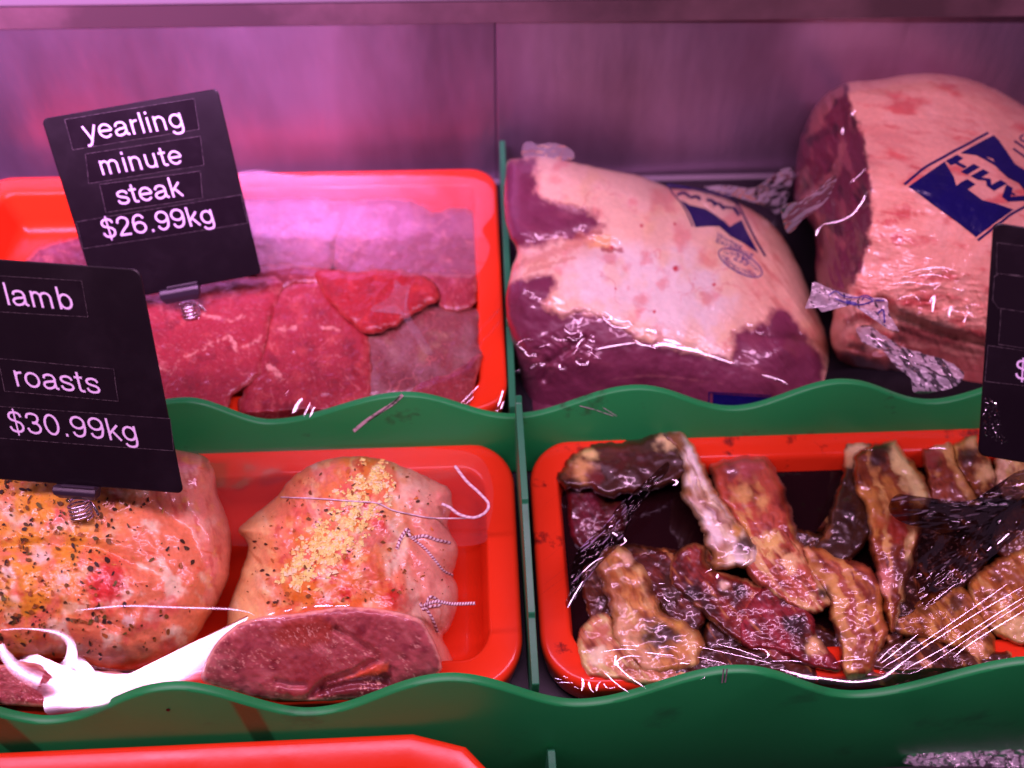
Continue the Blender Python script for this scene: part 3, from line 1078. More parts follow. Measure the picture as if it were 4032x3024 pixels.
def text_line(body, a, b2, rise=1.0, spacing=1.0):
    """letters running from photo point a to b2; rise = height factor"""
    uv, tr = text_tris(body, 2, spacing)
    x0, x1 = uv[:, 0].min(), uv[:, 0].max()
    a = np.asarray(a); b2 = np.asarray(b2)
    d = (b2-a)/(x1-x0)
    up = np.array([d[1], -d[0]])*rise
    q = a+(uv[:, :1]-x0)*d+uv[:, 1:]*up
    return q.tolist(), tr


def text_arc(body, c, ax, bx, a0, a1, h, flip=False):
    """letters along an ellipse arc; ax, bx = half axes as photo vectors"""
    uv, tr = text_tris(body, 2)
    x0, x1 = uv[:, 0].min(), uv[:, 0].max()
    hh = uv[:, 1].max()
    q = (uv[:, 0]-x0)/(x1-x0)
    an = np.radians(a0+(a1-a0)*q)
    k = 1+(uv[:, 1]/hh*h)*(1 if not flip else -1)
    p = np.asarray(c)+(np.cos(an)*k)[:, None]*np.asarray(ax)+(np.sin(an)*k)[:, None]*np.asarray(bx)
    return p.tolist(), tr


cx, cy_ = N((1212, 1277))[0]
axv = np.array([278, 150])/3.3183
bxv = np.array([50, -112])/3.3183*1.0
tt_ = np.linspace(0, 2*math.pi, 60)
ell = np.array([cx, cy_])+np.cos(tt_)[:, None]*axv+np.sin(tt_)[:, None]*bxv
st_parts = [stroke_tris(ell, 4.5, 100),
            text_arc('AUSTRALIA', (cx, cy_), axv*0.60, bxv*0.45, 172, 8, 0.55),
            text_arc('INSPECTED', (cx, cy_), axv*0.88, bxv*0.90, 192, 344, 0.42, True),
            text_line('235', N((1115, 1230))[0], N((1300, 1320))[0], 1.0),
            text_line('Working', N((890, 925))[0], N((1225, 1090))[0], 0.75),
            text_line('Excellence', N((890, 1005))[0], N((1372, 1205))[0], 0.75)]
decal_from_tris('inspection_stamp', *join(st_parts), R1, M['bright_ink'], w1, 0.0004)

# ------------------------------------------------------------------ second wrapped beef joint, standing
w2 = thing('wrapped_beef', pos(np.array(3700.), np.array(900.), ty(np.array(3700.), np.array(900.), 0.24)), 'tall vacuum packed beef joint with mottled pink fat and large blue logo, right edge', 'meat', 'vacuum packed beef joints')
o2 = px('E', [(205, 600), (225, 400), (260, 280), (310, 190), (380, 120), (460, 84), (600, 72), (720, 50), (850, 42), (980, 58), (1110, 100), (1282, 195), (1450, 320), (1640, 520), (1700, 1000), (1680, 1450), (1400, 1520), (1100, 1540), (900, 1500), (700, 1462), (520, 1440), (430, 1400), (388, 1330), (375, 1250), (388, 1160), (330, 1080), (305, 960), (310, 860), (290, 760), (215, 650)])
c2 = [(460, 84, .325), (850, 50, .335), (1250, 180, .335), (1600, 500, .31), (250, 350, .325), (230, 600, .310), (380, 300, .310), (430, 600, .262), (330, 900, .245), (540, 500, .250), (560, 800, .212), (800, 300, .285), (1150, 350, .285), (850, 600, .232), (1200, 650, .238), (480, 1050, .196),
      (800, 900, .200), (1200, 950, .205), (700, 1080, .188), (1100, 1180, .186), (500, 1250, .1795), (800, 1300, .181), (1150, 1380, .182), (480, 1400, .180), (900, 1480, .180), (1600, 1000, .205), (1600, 1450, .182)]
ctrl2 = [(*px('E', [(x, y)])[0], 'y', yy) for x, y, yy in c2]
cr2 = px('E', [(610, 1120), (680, 1175), (780, 1215), (860, 1250), (1000, 1285), (1130, 1320), (1300, 1340)])
wr2 = px('E', [(470, 1040), (620, 960), (800, 930), (1100, 950), (1120, 1250), (900, 1230), (640, 1130)])
gr2 = px('E', [(470, 150), (520, 340), (555, 520), (570, 720), (545, 880), (490, 1020)])
gr3 = px('E', [(480, 1330), (560, 1345), (640, 1335), (700, 1300)])


def ex2(u, v):
    m = sstep(-30, 50, sdf(wr2, u, v))
    d = 0.0017*m*ridge(np.stack([u/70, v/34, np.full_like(u, 3.3)], -1), 3)
    d -= 0.010*np.exp(-(seg_dist(cr2, u, v, False)/22)**2)
    lo = sdf(np.concatenate([cr2, px('E', [(1300, 1700), (300, 1700), (300, 1340), (520, 1360)])]), u, v)
    d -= 0.012*sstep(-10, 50, lo)
    d += 0.0035*np.exp(-(seg_dist(gr2, u, v, False)/26)**2)
    d -= 0.004*np.exp(-(seg_dist(gr3, u, v, False)/16)**2)
    lf = sstep(0, 60, -sdf(np.concatenate([gr2, px('E', [(1800, 1020), (1800, 0), (470, 0)])]), u, v))
    d += (1-lf)*(0.0014+0.0022*uvn(u, v, 120, 73, 3, 0.3, 1.6)+0.0007*uvn(u, v, 36, 74, 3, 0.2, 4))
    d += lf*(0.0022*uvn(u, v, 34, 71, 3, 1.25, 5)+0.0012*ridge(np.stack([u/46, v/120, np.full_like(u, 1.3)], -1), 2))
    d += 0.0004*uvn(u, v, 18, 72, 3, 0.2, 6)
    return d


R2 = Relief(o2, ctrl2, 90, 0.026, 0.0025, 170, 21, ex2, jit=4)


def paint2(u, v, e, st, P):
    E_ = lambda *p: px('E', p)
    c = np.tile(A(246, 150, 154), (len(u), 1))
    c = mixc(c, A(252, 165, 175), sstep(0.0, 0.4, uvn(u, v, 130, 1))*0.6)
    up = 1-sstep(600, 820, v+0.25*(u-3400)*-1)
    c = mixc(c, A(225, 110, 115), up*sstep(0.0, 0.3, uvn(u, v, 45, 3, 4, 0.35, 4))*0.7)
    c = mixc(c, A(222, 140, 150), up*0.4)
    c = mixc(c, A(212, 62, 78), sstep(0.08, 0.36, uvn(u, v, 70, 4, 6, 0.15, 2.5))*0.7)
    c = mixc(c, A(205, 60, 72), sstep(0.16, 0.4, uvn(u, v, 22, 25, 4, 0.2, 5))*sstep(-0.1, 0.3, uvn(u, v, 150, 26))*0.6)
    lowm = sstep(1060, 1200, v)
    c = mixc(c, A(215, 75, 90), lowm*sstep(-0.05, 0.35, uvn(u, v, 60, 5, 5, 0.3, 3))*0.75)
    for (x, y, r) in ((720, 700, 60), (650, 740, 36), (690, 820, 40)):
        q = E_((x, y))[0]
        c = mixc(c, A(205, 60, 75), (1-sstep(r*0.2, r*1.2, np.hypot(u-q[0], (v-q[1])*1.6)+uvn(u, v, 22, 6)*50))*0.75)
    for k in range(14):
        pass
    pl = np.tile(A(112, 26, 58), (len(u), 1))
    pl = mixc(pl, A(70, 10, 32), sstep(0, 0.35, uvn(u, v, 50, 8, 4, 1.3, 2)))
    pl = mixc(pl, A(165, 70, 92), sstep(0.08, 0.4, uvn(u, v, 44, 9, 4, 1.25, 3))*0.7)
    mk = polymask(E_((452, 60), (470, 200), (535, 330), (556, 480), (574, 700), (556, 860), (500, 1010), (450, 1100), (380, 1160), (100, 1200), (100, 500), (200, 60)), u, v, 16, 36, 12, 10)
    c = c*(1-mk[:, None])+pl*mk[:, None]
    c = mixc(c, A(190, 95, 110), polymask(E_((290, 200), (350, 140), (440, 95), (440, 130), (390, 190), (330, 300), (270, 340)), u, v, 14, 34, 8, 12)*0.7)
    c = mixc(c, A(180, 90, 105), linemask(E_((250, 640), (330, 560), (400, 500), (440, 380)), u, v, 12, 18, 40, 9, 13)*0.6)
    lo = polymask(E_((400, 1340), (480, 1335), (620, 1345), (700, 1200), (860, 1255), (1110, 1320), (1400, 1350), (1400, 1700), (300, 1700)), u, v, 8, 40, 8, 14)
    c = mixc(c, A(140, 55, 66), lo*0.9)
    c = mixc(c, A(205, 120, 125), lo*sstep(0.1, 0.4, uvn(u, v, 60, 16, 4, 0.3, 3))*0.7)
    c = mixc(c, A(165, 30, 45), linemask(E_((450, 1200), (520, 1180), (600, 1200)), u, v, 14, 16, 26, 10, 15)*0.6)
    c = c*np.array([1.0, 0.86, 0.92])
    return c


R2.build('beef_joint', M['vac'], paint2, w2, thick=0.06, floor_c=0.0182)
O = lambda *p: px('O', p)
lg = [fill_polys([O((935, 405), (1150, 285), (1370, 170), (1440, 240), (1530, 370), (1650, 550), (1765, 620), (1900, 720), (1900, 1000), (1765, 880), (1700, 800), (1560, 730), (1470, 650), (1390, 570), (1270, 500), (1150, 435), (1040, 420))], [O((1255, 448), (1360, 478), (1388, 528))]),
      fill_polys([O((255, 845), (500, 675), (730, 515), (790, 620), (850, 720), (882, 835), (945, 785), (1025, 745), (1135, 815), (1030, 880), (1120, 945), (1220, 1020), (1400, 1065), (1630, 1145), (1380, 1325), (1140, 1505), (1090, 1460), (900, 1310), (720, 1180), (580, 1080), (450, 980), (350, 905))]),
      fill_polys([O((745, 505), (890, 425), (975, 475), (903, 520), (1022, 582), (985, 608), (870, 545), (812, 565))]),
      fill_polys([O((940, 650), (1105, 545), (1190, 590), (1025, 688))]),
      fill_polys([O((1070, 705), (1230, 615), (1315, 662), (1210, 725), (1328, 740), (1342, 820), (1460, 755), (1545, 805), (1375, 900), (1280, 830), (1270, 765), (1165, 757))]),
      fill_polys([O((1538, 815), (1622, 865), (1605, 915), (1662, 950), (1640, 962), (1600, 945), (1588, 975), (1765, 962), (1900, 990), (1900, 1040), (1765, 1032), (1560, 1042), (1480, 975))]),
      stroke_tris(O((205, 815), (330, 710), (460, 602), (590, 525), (720, 455), (860, 375), (1000, 305), (1150, 220), (1300, 140)), 10),
      stroke_tris(O((1165, 1545), (1350, 1400), (1480, 1300), (1600, 1205), (1765, 1115), (1900, 1040)), 10),
      stroke_tris(O((1640, 245), (1765, 330), (1850, 380)), 7), stroke_tris(O((1625, 345), (1700, 400), (1800, 470)), 7),
      stroke_tris(O((1765, 170), (1720, 190), (1730, 235), (1790, 260)), 6)]
decal_from_tris('printed_logo', *join(lg), R2, M['ink'], w2, 0.0006)


# ------------------------------------------------------------------ lamb roasts
def lamb_extra(seed, wr):
    def f(u, v):
        return 0.0030*uvn(u, v, 190, seed+5, 2)+0.0016*uvn(u, v, 80, seed, 3, 1.3, 2.0)+0.00022*uvn(u, v, 22, seed+1, 3)-sum(d*np.exp(-(seg_dist(p, u, v, False)/w)**2) for p, w, d in wr)
    return f


def flakes(name, rel, parent, poly, n, lmin, lmax, cols, seed, aspect=0.5, lift=0.0006, dens=None):
    r = np.random.default_rng(seed)
    P = np.asarray(poly)
    U, V = [], []
    while len(U) < n:
        u = r.uniform(P[:, 0].min(), P[:, 0].max(), 400); v = r.uniform(P[:, 1].min(), P[:, 1].max(), 400)
        ok = inside(P, u, v)
        if dens is not None:
            ok &= r.uniform(size=400) < dens(u, v)
        U += list(u[ok]); V += list(v[ok])
    U, V = np.array(U[:n]), np.array(V[:n])
    L = lmin+(lmax-lmin)*r.uniform(size=n)**3.2
    an = r.uniform(0, math.pi, n)
    k = 7
    uu, vv, cc = [], [], []
    for i in range(n):
        a = np.linspace(0, 2*math.pi, k, endpoint=False)
        rad = r.uniform(0.55, 1.1, k)
        x = np.cos(a)*rad*L[i]/2
        y = np.sin(a)*rad*L[i]/2*r.uniform(aspect*0.6, min(1, aspect*1.5))
        uu.append(U[i]+x*math.cos(an[i])-y*math.sin(an[i])); vv.append(V[i]+x*math.sin(an[i])+y*math.cos(an[i]))
        c = cols[r.integers(len(cols))]
        cc.append(np.tile(np.clip(A(*c)*r.uniform(0.7, 1.2), 0.003, 0.85), (k, 1)))
    uu, vv = np.concatenate(uu), np.concatenate(vv)
    t = rel.t(uu, vv)-lift-0.0005*r.uniform(size=len(uu))
    Fs = [tuple(range(i*k, i*k+k)) for i in range(n)]
    o = mesh_obj(name, pos(uu, vv, t), Fs, M['herb'], parent, False, np.concatenate(cc))
    o['kind'] = 'stuff'
    return o


def crumbs(name, rel, parent, centres, n, sp, rmin, rmax, seed):
    r = np.random.default_rng(seed)
    C = catmull(np.array(centres)[:, :2], 60, False)
    W = np.interp(np.linspace(0, 1, 60), np.linspace(0, 1, len(centres)), np.array(centres)[:, 2])
    i = r.integers(0, 60, n)
    U = C[i, 0]+r.normal(size=n)*W[i]
    V = C[i, 1]+r.normal(size=n)*W[i]*0.8
    # clumping
    keep = uvn(U, V, 46, seed, 4) > r.uniform(-0.16, 0.16, n)
    U, V = U[keep], V[keep]
    t = rel.t(U, V)
    base = np.array([(1, 0, 0), (-1, 0, 0), (0, 1, 0), (0, -1, 0), (0, 0, 1), (0, 0, -1)], float)
    fc = [(0, 2, 4), (2, 1, 4), (1, 3, 4), (3, 0, 4), (2, 0, 5), (1, 2, 5), (3, 1, 5), (0, 3, 5)]
    Vs, Fs, cs = [], [], []
    P = pos(U, V, t-0.0002)
    for k in range(len(U)):
        rad = rmin+(rmax-rmin)*r.uniform()**2
        q = base*rad*r.uniform(0.5, 1.3, (6, 1))*np.array([1.3, 1, 0.55])
        a = r.uniform(0, 6.3)
        R = np.array([[math.cos(a), -math.sin(a), 0], [math.sin(a), math.cos(a), 0], [0, 0, 1]])
        o = len(Vs)*6
        Vs.append(q@R.T+P[k])
        Fs += [tuple(x+o for x in f) for f in fc]
        c = np.array([(0.84, 0.86, 0.26), (0.82, 0.84, 0.22), (0.86, 0.86, 0.42), (0.80, 0.62, 0.14)][r.integers(4)])
        cs.append(np.tile(c, (6, 1)))
    o = mesh_obj(name, np.concatenate(Vs), Fs, M['crumb'], parent, False, np.concatenate(cs))
    o['kind'] = 'stuff'
    return o


def rope(name, rel, pts, parent, r=0.0009, lift=0.0006, free=None, c1=(0.82, 0.74, 0.72), c2=(0.22, 0.008, 0.03)):
    P = catmull(np.asarray(pts), 120, False)
    t = rel.t(P[:, 0], P[:, 1])-lift
    if free is not None:
        t = free(P[:, 0], P[:, 1])
    X = pos(P[:, 0], P[:, 1], t)
    return tube(name, X, r, M['twine'], parent, 8, lambda i, a: np.array(c1) if ((i*0.16+a) % 1.0) < 0.6 else np.array(c2))


GG = lambda *p: px('G', p)
lr = thing('lamb_roast', pos(np.array(1300.), np.array(2300.), ty(np.array(1300.), np.array(2300.), 0.05)), 'rolled lamb roast tied with red and white twine, cut face forward, pale garlic crumbs', 'meat', 'lamb roasts')
ob = GG((620, 290), (720, 210), (850, 158), (1000, 140), (1150, 152), (1300, 205), (1450, 275), (1545, 330), (1560, 420), (1535, 540), (1585, 640), (1592, 710), (1562, 810), (1590, 880), (1588, 1000), (1545, 1110), (1505, 1170), (1560, 1290), (1562, 1350), (1400, 1400), (1200, 1430), (800, 1440), (400, 1400), (200, 1330), (215, 1230), (270, 1120), (290, 1000), (330, 880), (372, 760), (400, 640), (345, 560), (420, 480), (500, 420), (580, 350))
cb = [(1000, 160, .100), (700, 260, .095), (1400, 300, .092), (1000, 400, .074), (500, 500, .075), (1500, 500, .075), (1000, 620, .055), (500, 750, .055), (1450, 750, .055), (700, 860, .036), (1100, 880, .036), (1500, 1000, .036), (400, 1000, .036), (800, 1000, .0235), (1200, 1020, .0250), (1480, 1200, .022), (1500, 1380, .012), (300, 1200, .020), (800, 1430, .014), (300, 1380, .014)]
RL = Relief(ob, [(*px('G', [(x, y)])[0], 'y', q) for x, y, q in cb], 120, 0.026, 0.0022, 110, 31,
            lamb_extra(33, [(GG((1250, 640), (1300, 560), (1400, 600), (1540, 640)), 20, .002), (GG((1340, 610), (1450, 710), (1560, 810)), 22, .0035), (GG((1370, 980), (1440, 1050), (1480, 1140)), 22, .003), (GG((420, 980), (600, 860), (900, 830), (1200, 850)), 30, .0015)]), jit=6)


def paintL(u, v, e, st, P):
    c = np.tile(A(242, 118, 98), (len(u), 1))
    c = mixc(c, A(255, 206, 198), sstep(0.0, 0.3, uvn(u, v, 95, 1, 5, 1.25, 2.2))*0.8)
    c = mixc(c, A(226, 78, 76), sstep(0.06, 0.34, uvn(u, v, 110, 2, 6))*0.7)
    mid = np.exp(-(seg_dist(GG((1100, 180), (1050, 400), (850, 620), (700, 900)), u, v, False)/230)**2)
    c = mixc(c, A(236, 120, 34), mid*sstep(-0.12, 0.22, uvn(u, v, 75, 3, 6))*0.85)
    c = mixc(c, A(250, 205, 150), mid*sstep(0.08, 0.3, uvn(u, v, 60, 13, 5))*0.7)
    c = mixc(c, A(222, 100, 26), polymask(GG((500, 960), (750, 840), (1000, 830), (1200, 860), (1260, 970), (1000, 990), (750, 1000)), u, v, 40, 60, 40, 5)*sstep(-0.25, 0.2, uvn(u, v, 50, 15, 4))*0.85)
    c = mixc(c, A(200, 34, 38), sstep(0.24, 0.42, uvn(u, v, 60, 6, 6))*0.7)
    for (x, y, r) in ((1150, 510, 34), (1250, 970, 64), (960, 930, 30), (870, 690, 24), (1225, 910, 40), (1080, 400, 26)):
        q = GG((x, y))[0]
        c = mixc(c, A(214, 30, 22), (1-sstep(r*0.2, r*1.3, np.hypot(u-q[0], v-q[1])+uvn(u, v, 22, 7, 4)*40))*0.85)
    rs = sstep(GG((1200, 0))[0, 0], GG((1480, 0))[0, 0], u)
    c = mixc(c, A(250, 150, 158), rs*0.75)
    c = mixc(c, A(236, 110, 122), rs*sstep(0.0, 0.4, uvn(u, v, 40, 17, 4, 1.2, 3))*0.6)
    ls = 1-sstep(GG((380, 0))[0, 0], GG((620, 0))[0, 0], u)
    c = mixc(c, A(250, 188, 150), ls*0.6)
    c = mixc(c, A(190, 85, 40), sstep(0.3, 0.46, uvn(u, v, 30, 9, 5, 0.7, 5))*0.6)
    vein = 1-np.abs(uvn(u, v, 120, 19, 4, 1.2, 1.6))*16
    c = mixc(c, A(205, 80, 70), sstep(0.2, 1.0, vein)*sstep(0, 0.3, uvn(u, v, 140, 20))*0.5)
    return c*np.array([1.0, 0.94, 0.92])


RL.build('lamb_joint', M['lamb'], paintL, lr, thick=0.04, floor_c=0.0015)
of = GG((145, 1420), (150, 1330), (205, 1220), (300, 1120), (420, 1065), (560, 1042), (700, 1028), (860, 1002), (1000, 992), (1200, 1015), (1370, 1062), (1440, 1160), (1495, 1290), (1480, 1375), (1300, 1430), (1150, 1500), (900, 1530), (700, 1530), (500, 1520), (300, 1470))
cf = [(800, 1000, .0215), (400, 1080, .0195), (1300, 1060, .0205), (180, 1350, .0075), (1450, 1320, .0075), (500, 1510, .0012), (900, 1520, .0012), (1250, 1440, .003), (700, 1250, .0105), (1100, 1250, .0115)]
fr1 = GG((900, 1120), (1000, 1180), (1130, 1270), (1140, 1290), (1000, 1370), (840, 1420), (760, 1500))
RF = Relief(of, [(*px('G', [(x, y)])[0], 'y', q) for x, y, q in cf], 46, 0.006, 0.0014, 70, 41,
            lambda u, v: 0.0007*uvn(u, v, 22, 43, 4, 0.9, 2.5)-0.0045*np.exp(-(seg_dist(fr1, u, v, False)/13)**2)-0.005*np.exp(-(seg_dist(GG((820, 1470), (950, 1430), (1080, 1420), (1180, 1430)), u, v, False)/22)**2)-0.003*np.exp(-(seg_dist(GG((560, 1420), (640, 1440), (720, 1440)), u, v, False)/12)**2), jit=5)


def paintF(u, v, e, st, P):
    c = np.tile(A(158, 62, 78), (len(u), 1))
    c = mixc(c, A(115, 32, 50), sstep(0.0, 0.4, uvn(u, v, 70, 1, 4))*0.8)
    c = mixc(c, A(190, 95, 112), sstep(0.0, 0.4, uvn(u, v, 60, 2, 4, 0.6, 2))*0.6)
    c = mixc(c, A(90, 16, 28), polymask(GG((780, 1500), (830, 1430), (1000, 1400), (1150, 1330), (1220, 1300), (1220, 1420), (1150, 1520), (900, 1540)), u, v, 16, 40, 10, 4)*0.85)
    c = mixc(c, A(150, 45, 35), polymask(GG((530, 1160), (580, 1090), (700, 1050), (820, 1060), (890, 1110), (850, 1200), (700, 1235), (590, 1220)), u, v, 10, 40, 16, 5)*0.7)
    c = mixc(c, A(215, 130, 140), sstep(0.22, 0.42, uvn(u, v, 7, 6, 2, 0.9, 2.4))*sstep(-0.2, 0.2, uvn(u, v, 90, 7))*0.85)
    c = mixc(c, A(205, 70, 45), polymask(GG((950, 1400), (1100, 1330), (1200, 1310), (1190, 1360), (1050, 1400)), u, v, 8, 30, 8, 8)*0.7)
    c = mixc(c, A(235, 140, 150), (1-sstep(4, 18, e+uvn(u, v, 30, 9)*12))*0.8)
    c = c*1.45
    return c


RF.build('cut_face', M['lamb'], paintF, lr, thick=0.012, floor_c=0.0015)
body_poly = GG((640, 320), (900, 170), (1200, 180), (1450, 300), (1520, 640), (1540, 900), (1420, 1020), (1000, 960), (500, 1000), (380, 900), (430, 640), (480, 460))
flakes('dried_herbs', RL, lr, body_poly, 330, 4.5, 26, [(125, 65, 25), (100, 45, 18), (150, 70, 30), (75, 35, 20), (190, 90, 40), (205, 95, 40)], 51, 0.5, dens=lambda u, v: np.clip(0.25+1.6*uvn(u, v, 70, 57, 2), 0.03, 1))
crumbs('garlic_crumbs', RL, lr, [(*GG((1110, 230))[0], 30), (*GG((1090, 330))[0], 44), (*GG((1000, 470))[0], 40), (*GG((860, 640))[0], 46), (*GG((740, 740))[0], 42), (*GG((650, 860))[0], 26)], 3400, 40, 0.0005, 0.0017, 52)
rope('twine', RL, GG((1245, 665), (1270, 600), (1305, 555), (1325, 600), (1400, 592), (1470, 615), (1545, 632)), lr)
rope('twine', RL, GG((1330, 605), (1400, 660), (1460, 730), (1510, 790), (1560, 815)), lr, r=0.0007)
rope('twine', RL, GG((1375, 975), (1400, 1010), (1430, 940), (1475, 955), (1490, 985), (1415, 1000), (1445, 1060), (1475, 1135)), lr, r=0.0007)
rope('twine', RL, GG((1400, 985), (1470, 965), (1560, 978), (1690, 975)), lr, r=0.0008, free=lambda u, v: ty(u, v, 0.028)-0.004)
rope('twine', RL, GG((1575, 195), (1640, 280), (1715, 350), (1765, 410), (1745, 460), (1680, 488), (1600, 470), (1545, 430), (1500, 410)), lr, r=0.0008, free=lambda u, v: tc(u, v, 0.056), c2=(0.66, 0.5, 0.52))
rope('twine', RL, GG((585, 372), (800, 380), (1000, 395), (1130, 405), (1220, 445), (1330, 470), (1450, 490), (1640, 492)), lr, r=0.0004, free=lambda u, v: np.minimum(RL.t(u, v)-0.001, tc(u, v, 0.052)), c2=(0.66, 0.5, 0.52))

FF = lambda *p: px('F', p)
ll = thing('lamb_roast', pos(np.array(350.), np.array(2200.), ty(np.array(350.), np.array(2200.), 0.05)), 'plump lamb roast covered in orange marinade and dark herbs, below the lamb roasts tag', 'meat', 'lamb roasts')
oc = FF((-500, 300), (-300, 120), (0, 40), (400, 0), (800, -20), (1010, 30), (1150, 65), (1215, 150), (1240, 290), (1285, 400), (1312, 520), (1312, 640), (1290, 780), (1235, 900), (1180, 990), (1120, 1090), (1050, 1170), (960, 1240), (800, 1285), (600, 1285), (480, 1235), (380, 1215), (200, 1225), (60, 1215), (-150, 1300), (-400, 1200), (-520, 800))
cl = [(600, 0, .102), (1100, 60, .100), (0, 60, .102), (-400, 250, .095), (1150, 300, .082), (700, 300, .075), (200, 300, .074), (-300, 500, .062), (700, 600, .050), (250, 600, .049), (1150, 600, .056), (1100, 850, .038), (700, 850, .031), (200, 850, .030), (-300, 850, .035), (700, 1050, .0185), (250, 1050, .0195), (980, 1100, .022), (600, 1270, .009), (900, 1250, .012), (150, 1220, .012), (-300, 1200, .015)]
RM = Relief(oc, [(*px('F', [(x, y)])[0], 'y', q) for x, y, q in cl], 130, 0.030, 0.0032, 150, 61,
            lamb_extra(63, [(FF((880, 330), (980, 420), (1080, 480), (1180, 700), (1150, 900)), 34, .004), (FF((0, 590), (300, 570), (560, 590), (760, 680), (900, 740)), 26, .0025), (FF((560, 960), (700, 1060), (800, 1190)), 22, .002)]), jit=6)


def paintM(u, v, e, st, P):
    c = np.tile(A(240, 120, 100), (len(u), 1))
    c = mixc(c, A(254, 204, 200), sstep(0.04, 0.3, uvn(u, v, 105, 1, 5))*0.85)
    c = mixc(c, A(230, 82, 92), sstep(0.06, 0.34, uvn(u, v, 110, 2, 6))*0.65)
    orr = (1-sstep(FF((450, 0))[0, 0], FF((900, 0))[0, 0], u+0.5*(v-2000)))
    c = mixc(c, A(238, 140, 40), orr*sstep(-0.3, 0.12, uvn(u, v, 85, 3, 6))*0.9)
    c = mixc(c, A(205, 105, 40), orr*sstep(0.1, 0.45, uvn(u, v, 60, 4, 5))*0.6)
    q = FF((600, 790))[0]
    c = mixc(c, A(228, 38, 52), (1-sstep(40, 120, np.hypot(u-q[0], (v-q[1])*0.8)+uvn(u, v, 40, 5)*70))*0.9)
    sd = polymask(FF((880, 60), (1000, 40), (1200, 60), (1320, 400), (1330, 700), (1200, 1000), (1150, 900), (1180, 700), (1080, 480), (960, 400), (850, 300)), u, v, 14, 50, 18, 6)
    c = mixc(c, A(228, 120, 125), sd*0.75)
    c = mixc(c, A(200, 70, 75), sd*sstep(0.0, 0.3, uvn(u, v, 26, 7, 4, 1.35, 4))*0.7)
    c = mixc(c, A(235, 150, 80), sd*sstep(0.1, 0.4, uvn(u, v, 50, 8))*0.5)
    c = mixc(c, A(215, 75, 40), sstep(0.28, 0.5, uvn(u, v, 22, 9, 4, 0.3, 4))*0.6)
    for (x, y, rr_) in ((230, 630, 42), (350, 760, 30), (730, 1000, 26), (40, 720, 30)):
        q = FF((x, y))[0]
        c = mixc(c, A(255, 215, 220), (1-sstep(rr_*0.3, rr_*1.3, np.hypot(u-q[0], v-q[1])+uvn(u, v, 20, 10)*26))*0.8)
    c = c*np.array([1.0, 0.94, 0.90])
    return c


RM.build('lamb_joint', M['lamb'], paintM, ll, thick=0.05, floor_c=0.0015)
of2 = FF((-400, 1330), (-150, 1290), (60, 1240), (200, 1240), (300, 1290), (380, 1330), (520, 1290), (700, 1300), (660, 1420), (400, 1470), (280, 1490), (0, 1485), (-400, 1490))
RM2 = Relief(of2, [(*px('F', [(x, y)])[0], 'y', q) for x, y, q in ((0, 1240, .013), (500, 1300, .012), (-300, 1300, .014), (0, 1480, .0014), (500, 1440, .0016), (-300, 1480, .0014))], 30, 0.006, 0.0015, 70, 65,
             lambda u, v: 0.0008*uvn(u, v, 24, 66, 4), jit=6)
RM2.build('cut_face', M['lamb'], paintF, ll, thick=0.010, floor_c=0.0015)
hp = FF((-200, 230), (200, 120), (700, 150), (900, 350), (1060, 480), (1150, 700), (1080, 950), (900, 1150), (600, 1230), (200, 1190), (-200, 1200))
dl = lambda u, v: np.clip(0.5+1.2*uvn(u, v, 60, 58, 2), 0.12, 1)*np.clip(0.30+0.75*(1-sstep(FF((250, 0))[0, 0], FF((900, 0))[0, 0], u)), 0, 1)
flakes('dried_herbs', RM, ll, hp, 1100, 3.0, 34, [(90, 50, 18), (62, 32, 14), (120, 62, 22), (52, 24, 16), (150, 72, 28), (100, 72, 28), (175, 80, 35)], 53, 0.55, dens=dl)
flakes('rosemary_needles', RM, ll, hp, 46, 16, 34, [(225, 155, 70), (215, 130, 55), (150, 80, 30)], 54, 0.14, 0.0009)

# ------------------------------------------------------------------ marinated ribs
sv = rrect(0.0085, 0.311, 0.0065, 0.137, 0.02)
bm = bmesh.new()
vs = [bm.verts.new((0.012+(x-0.0085)*0.975+0.004, y*0.93+0.005, 0.0155+SLOPE*(y*0.93+0.005))) for x, y in sv]
bm.faces.new(vs)
sauce = bm_obj('marinade', bm, M['sauce'])
sauce['kind'] = 'stuff'
tag(sauce, 'dark brown marinade pooled in the bottom of the rib tray', 'sauce')


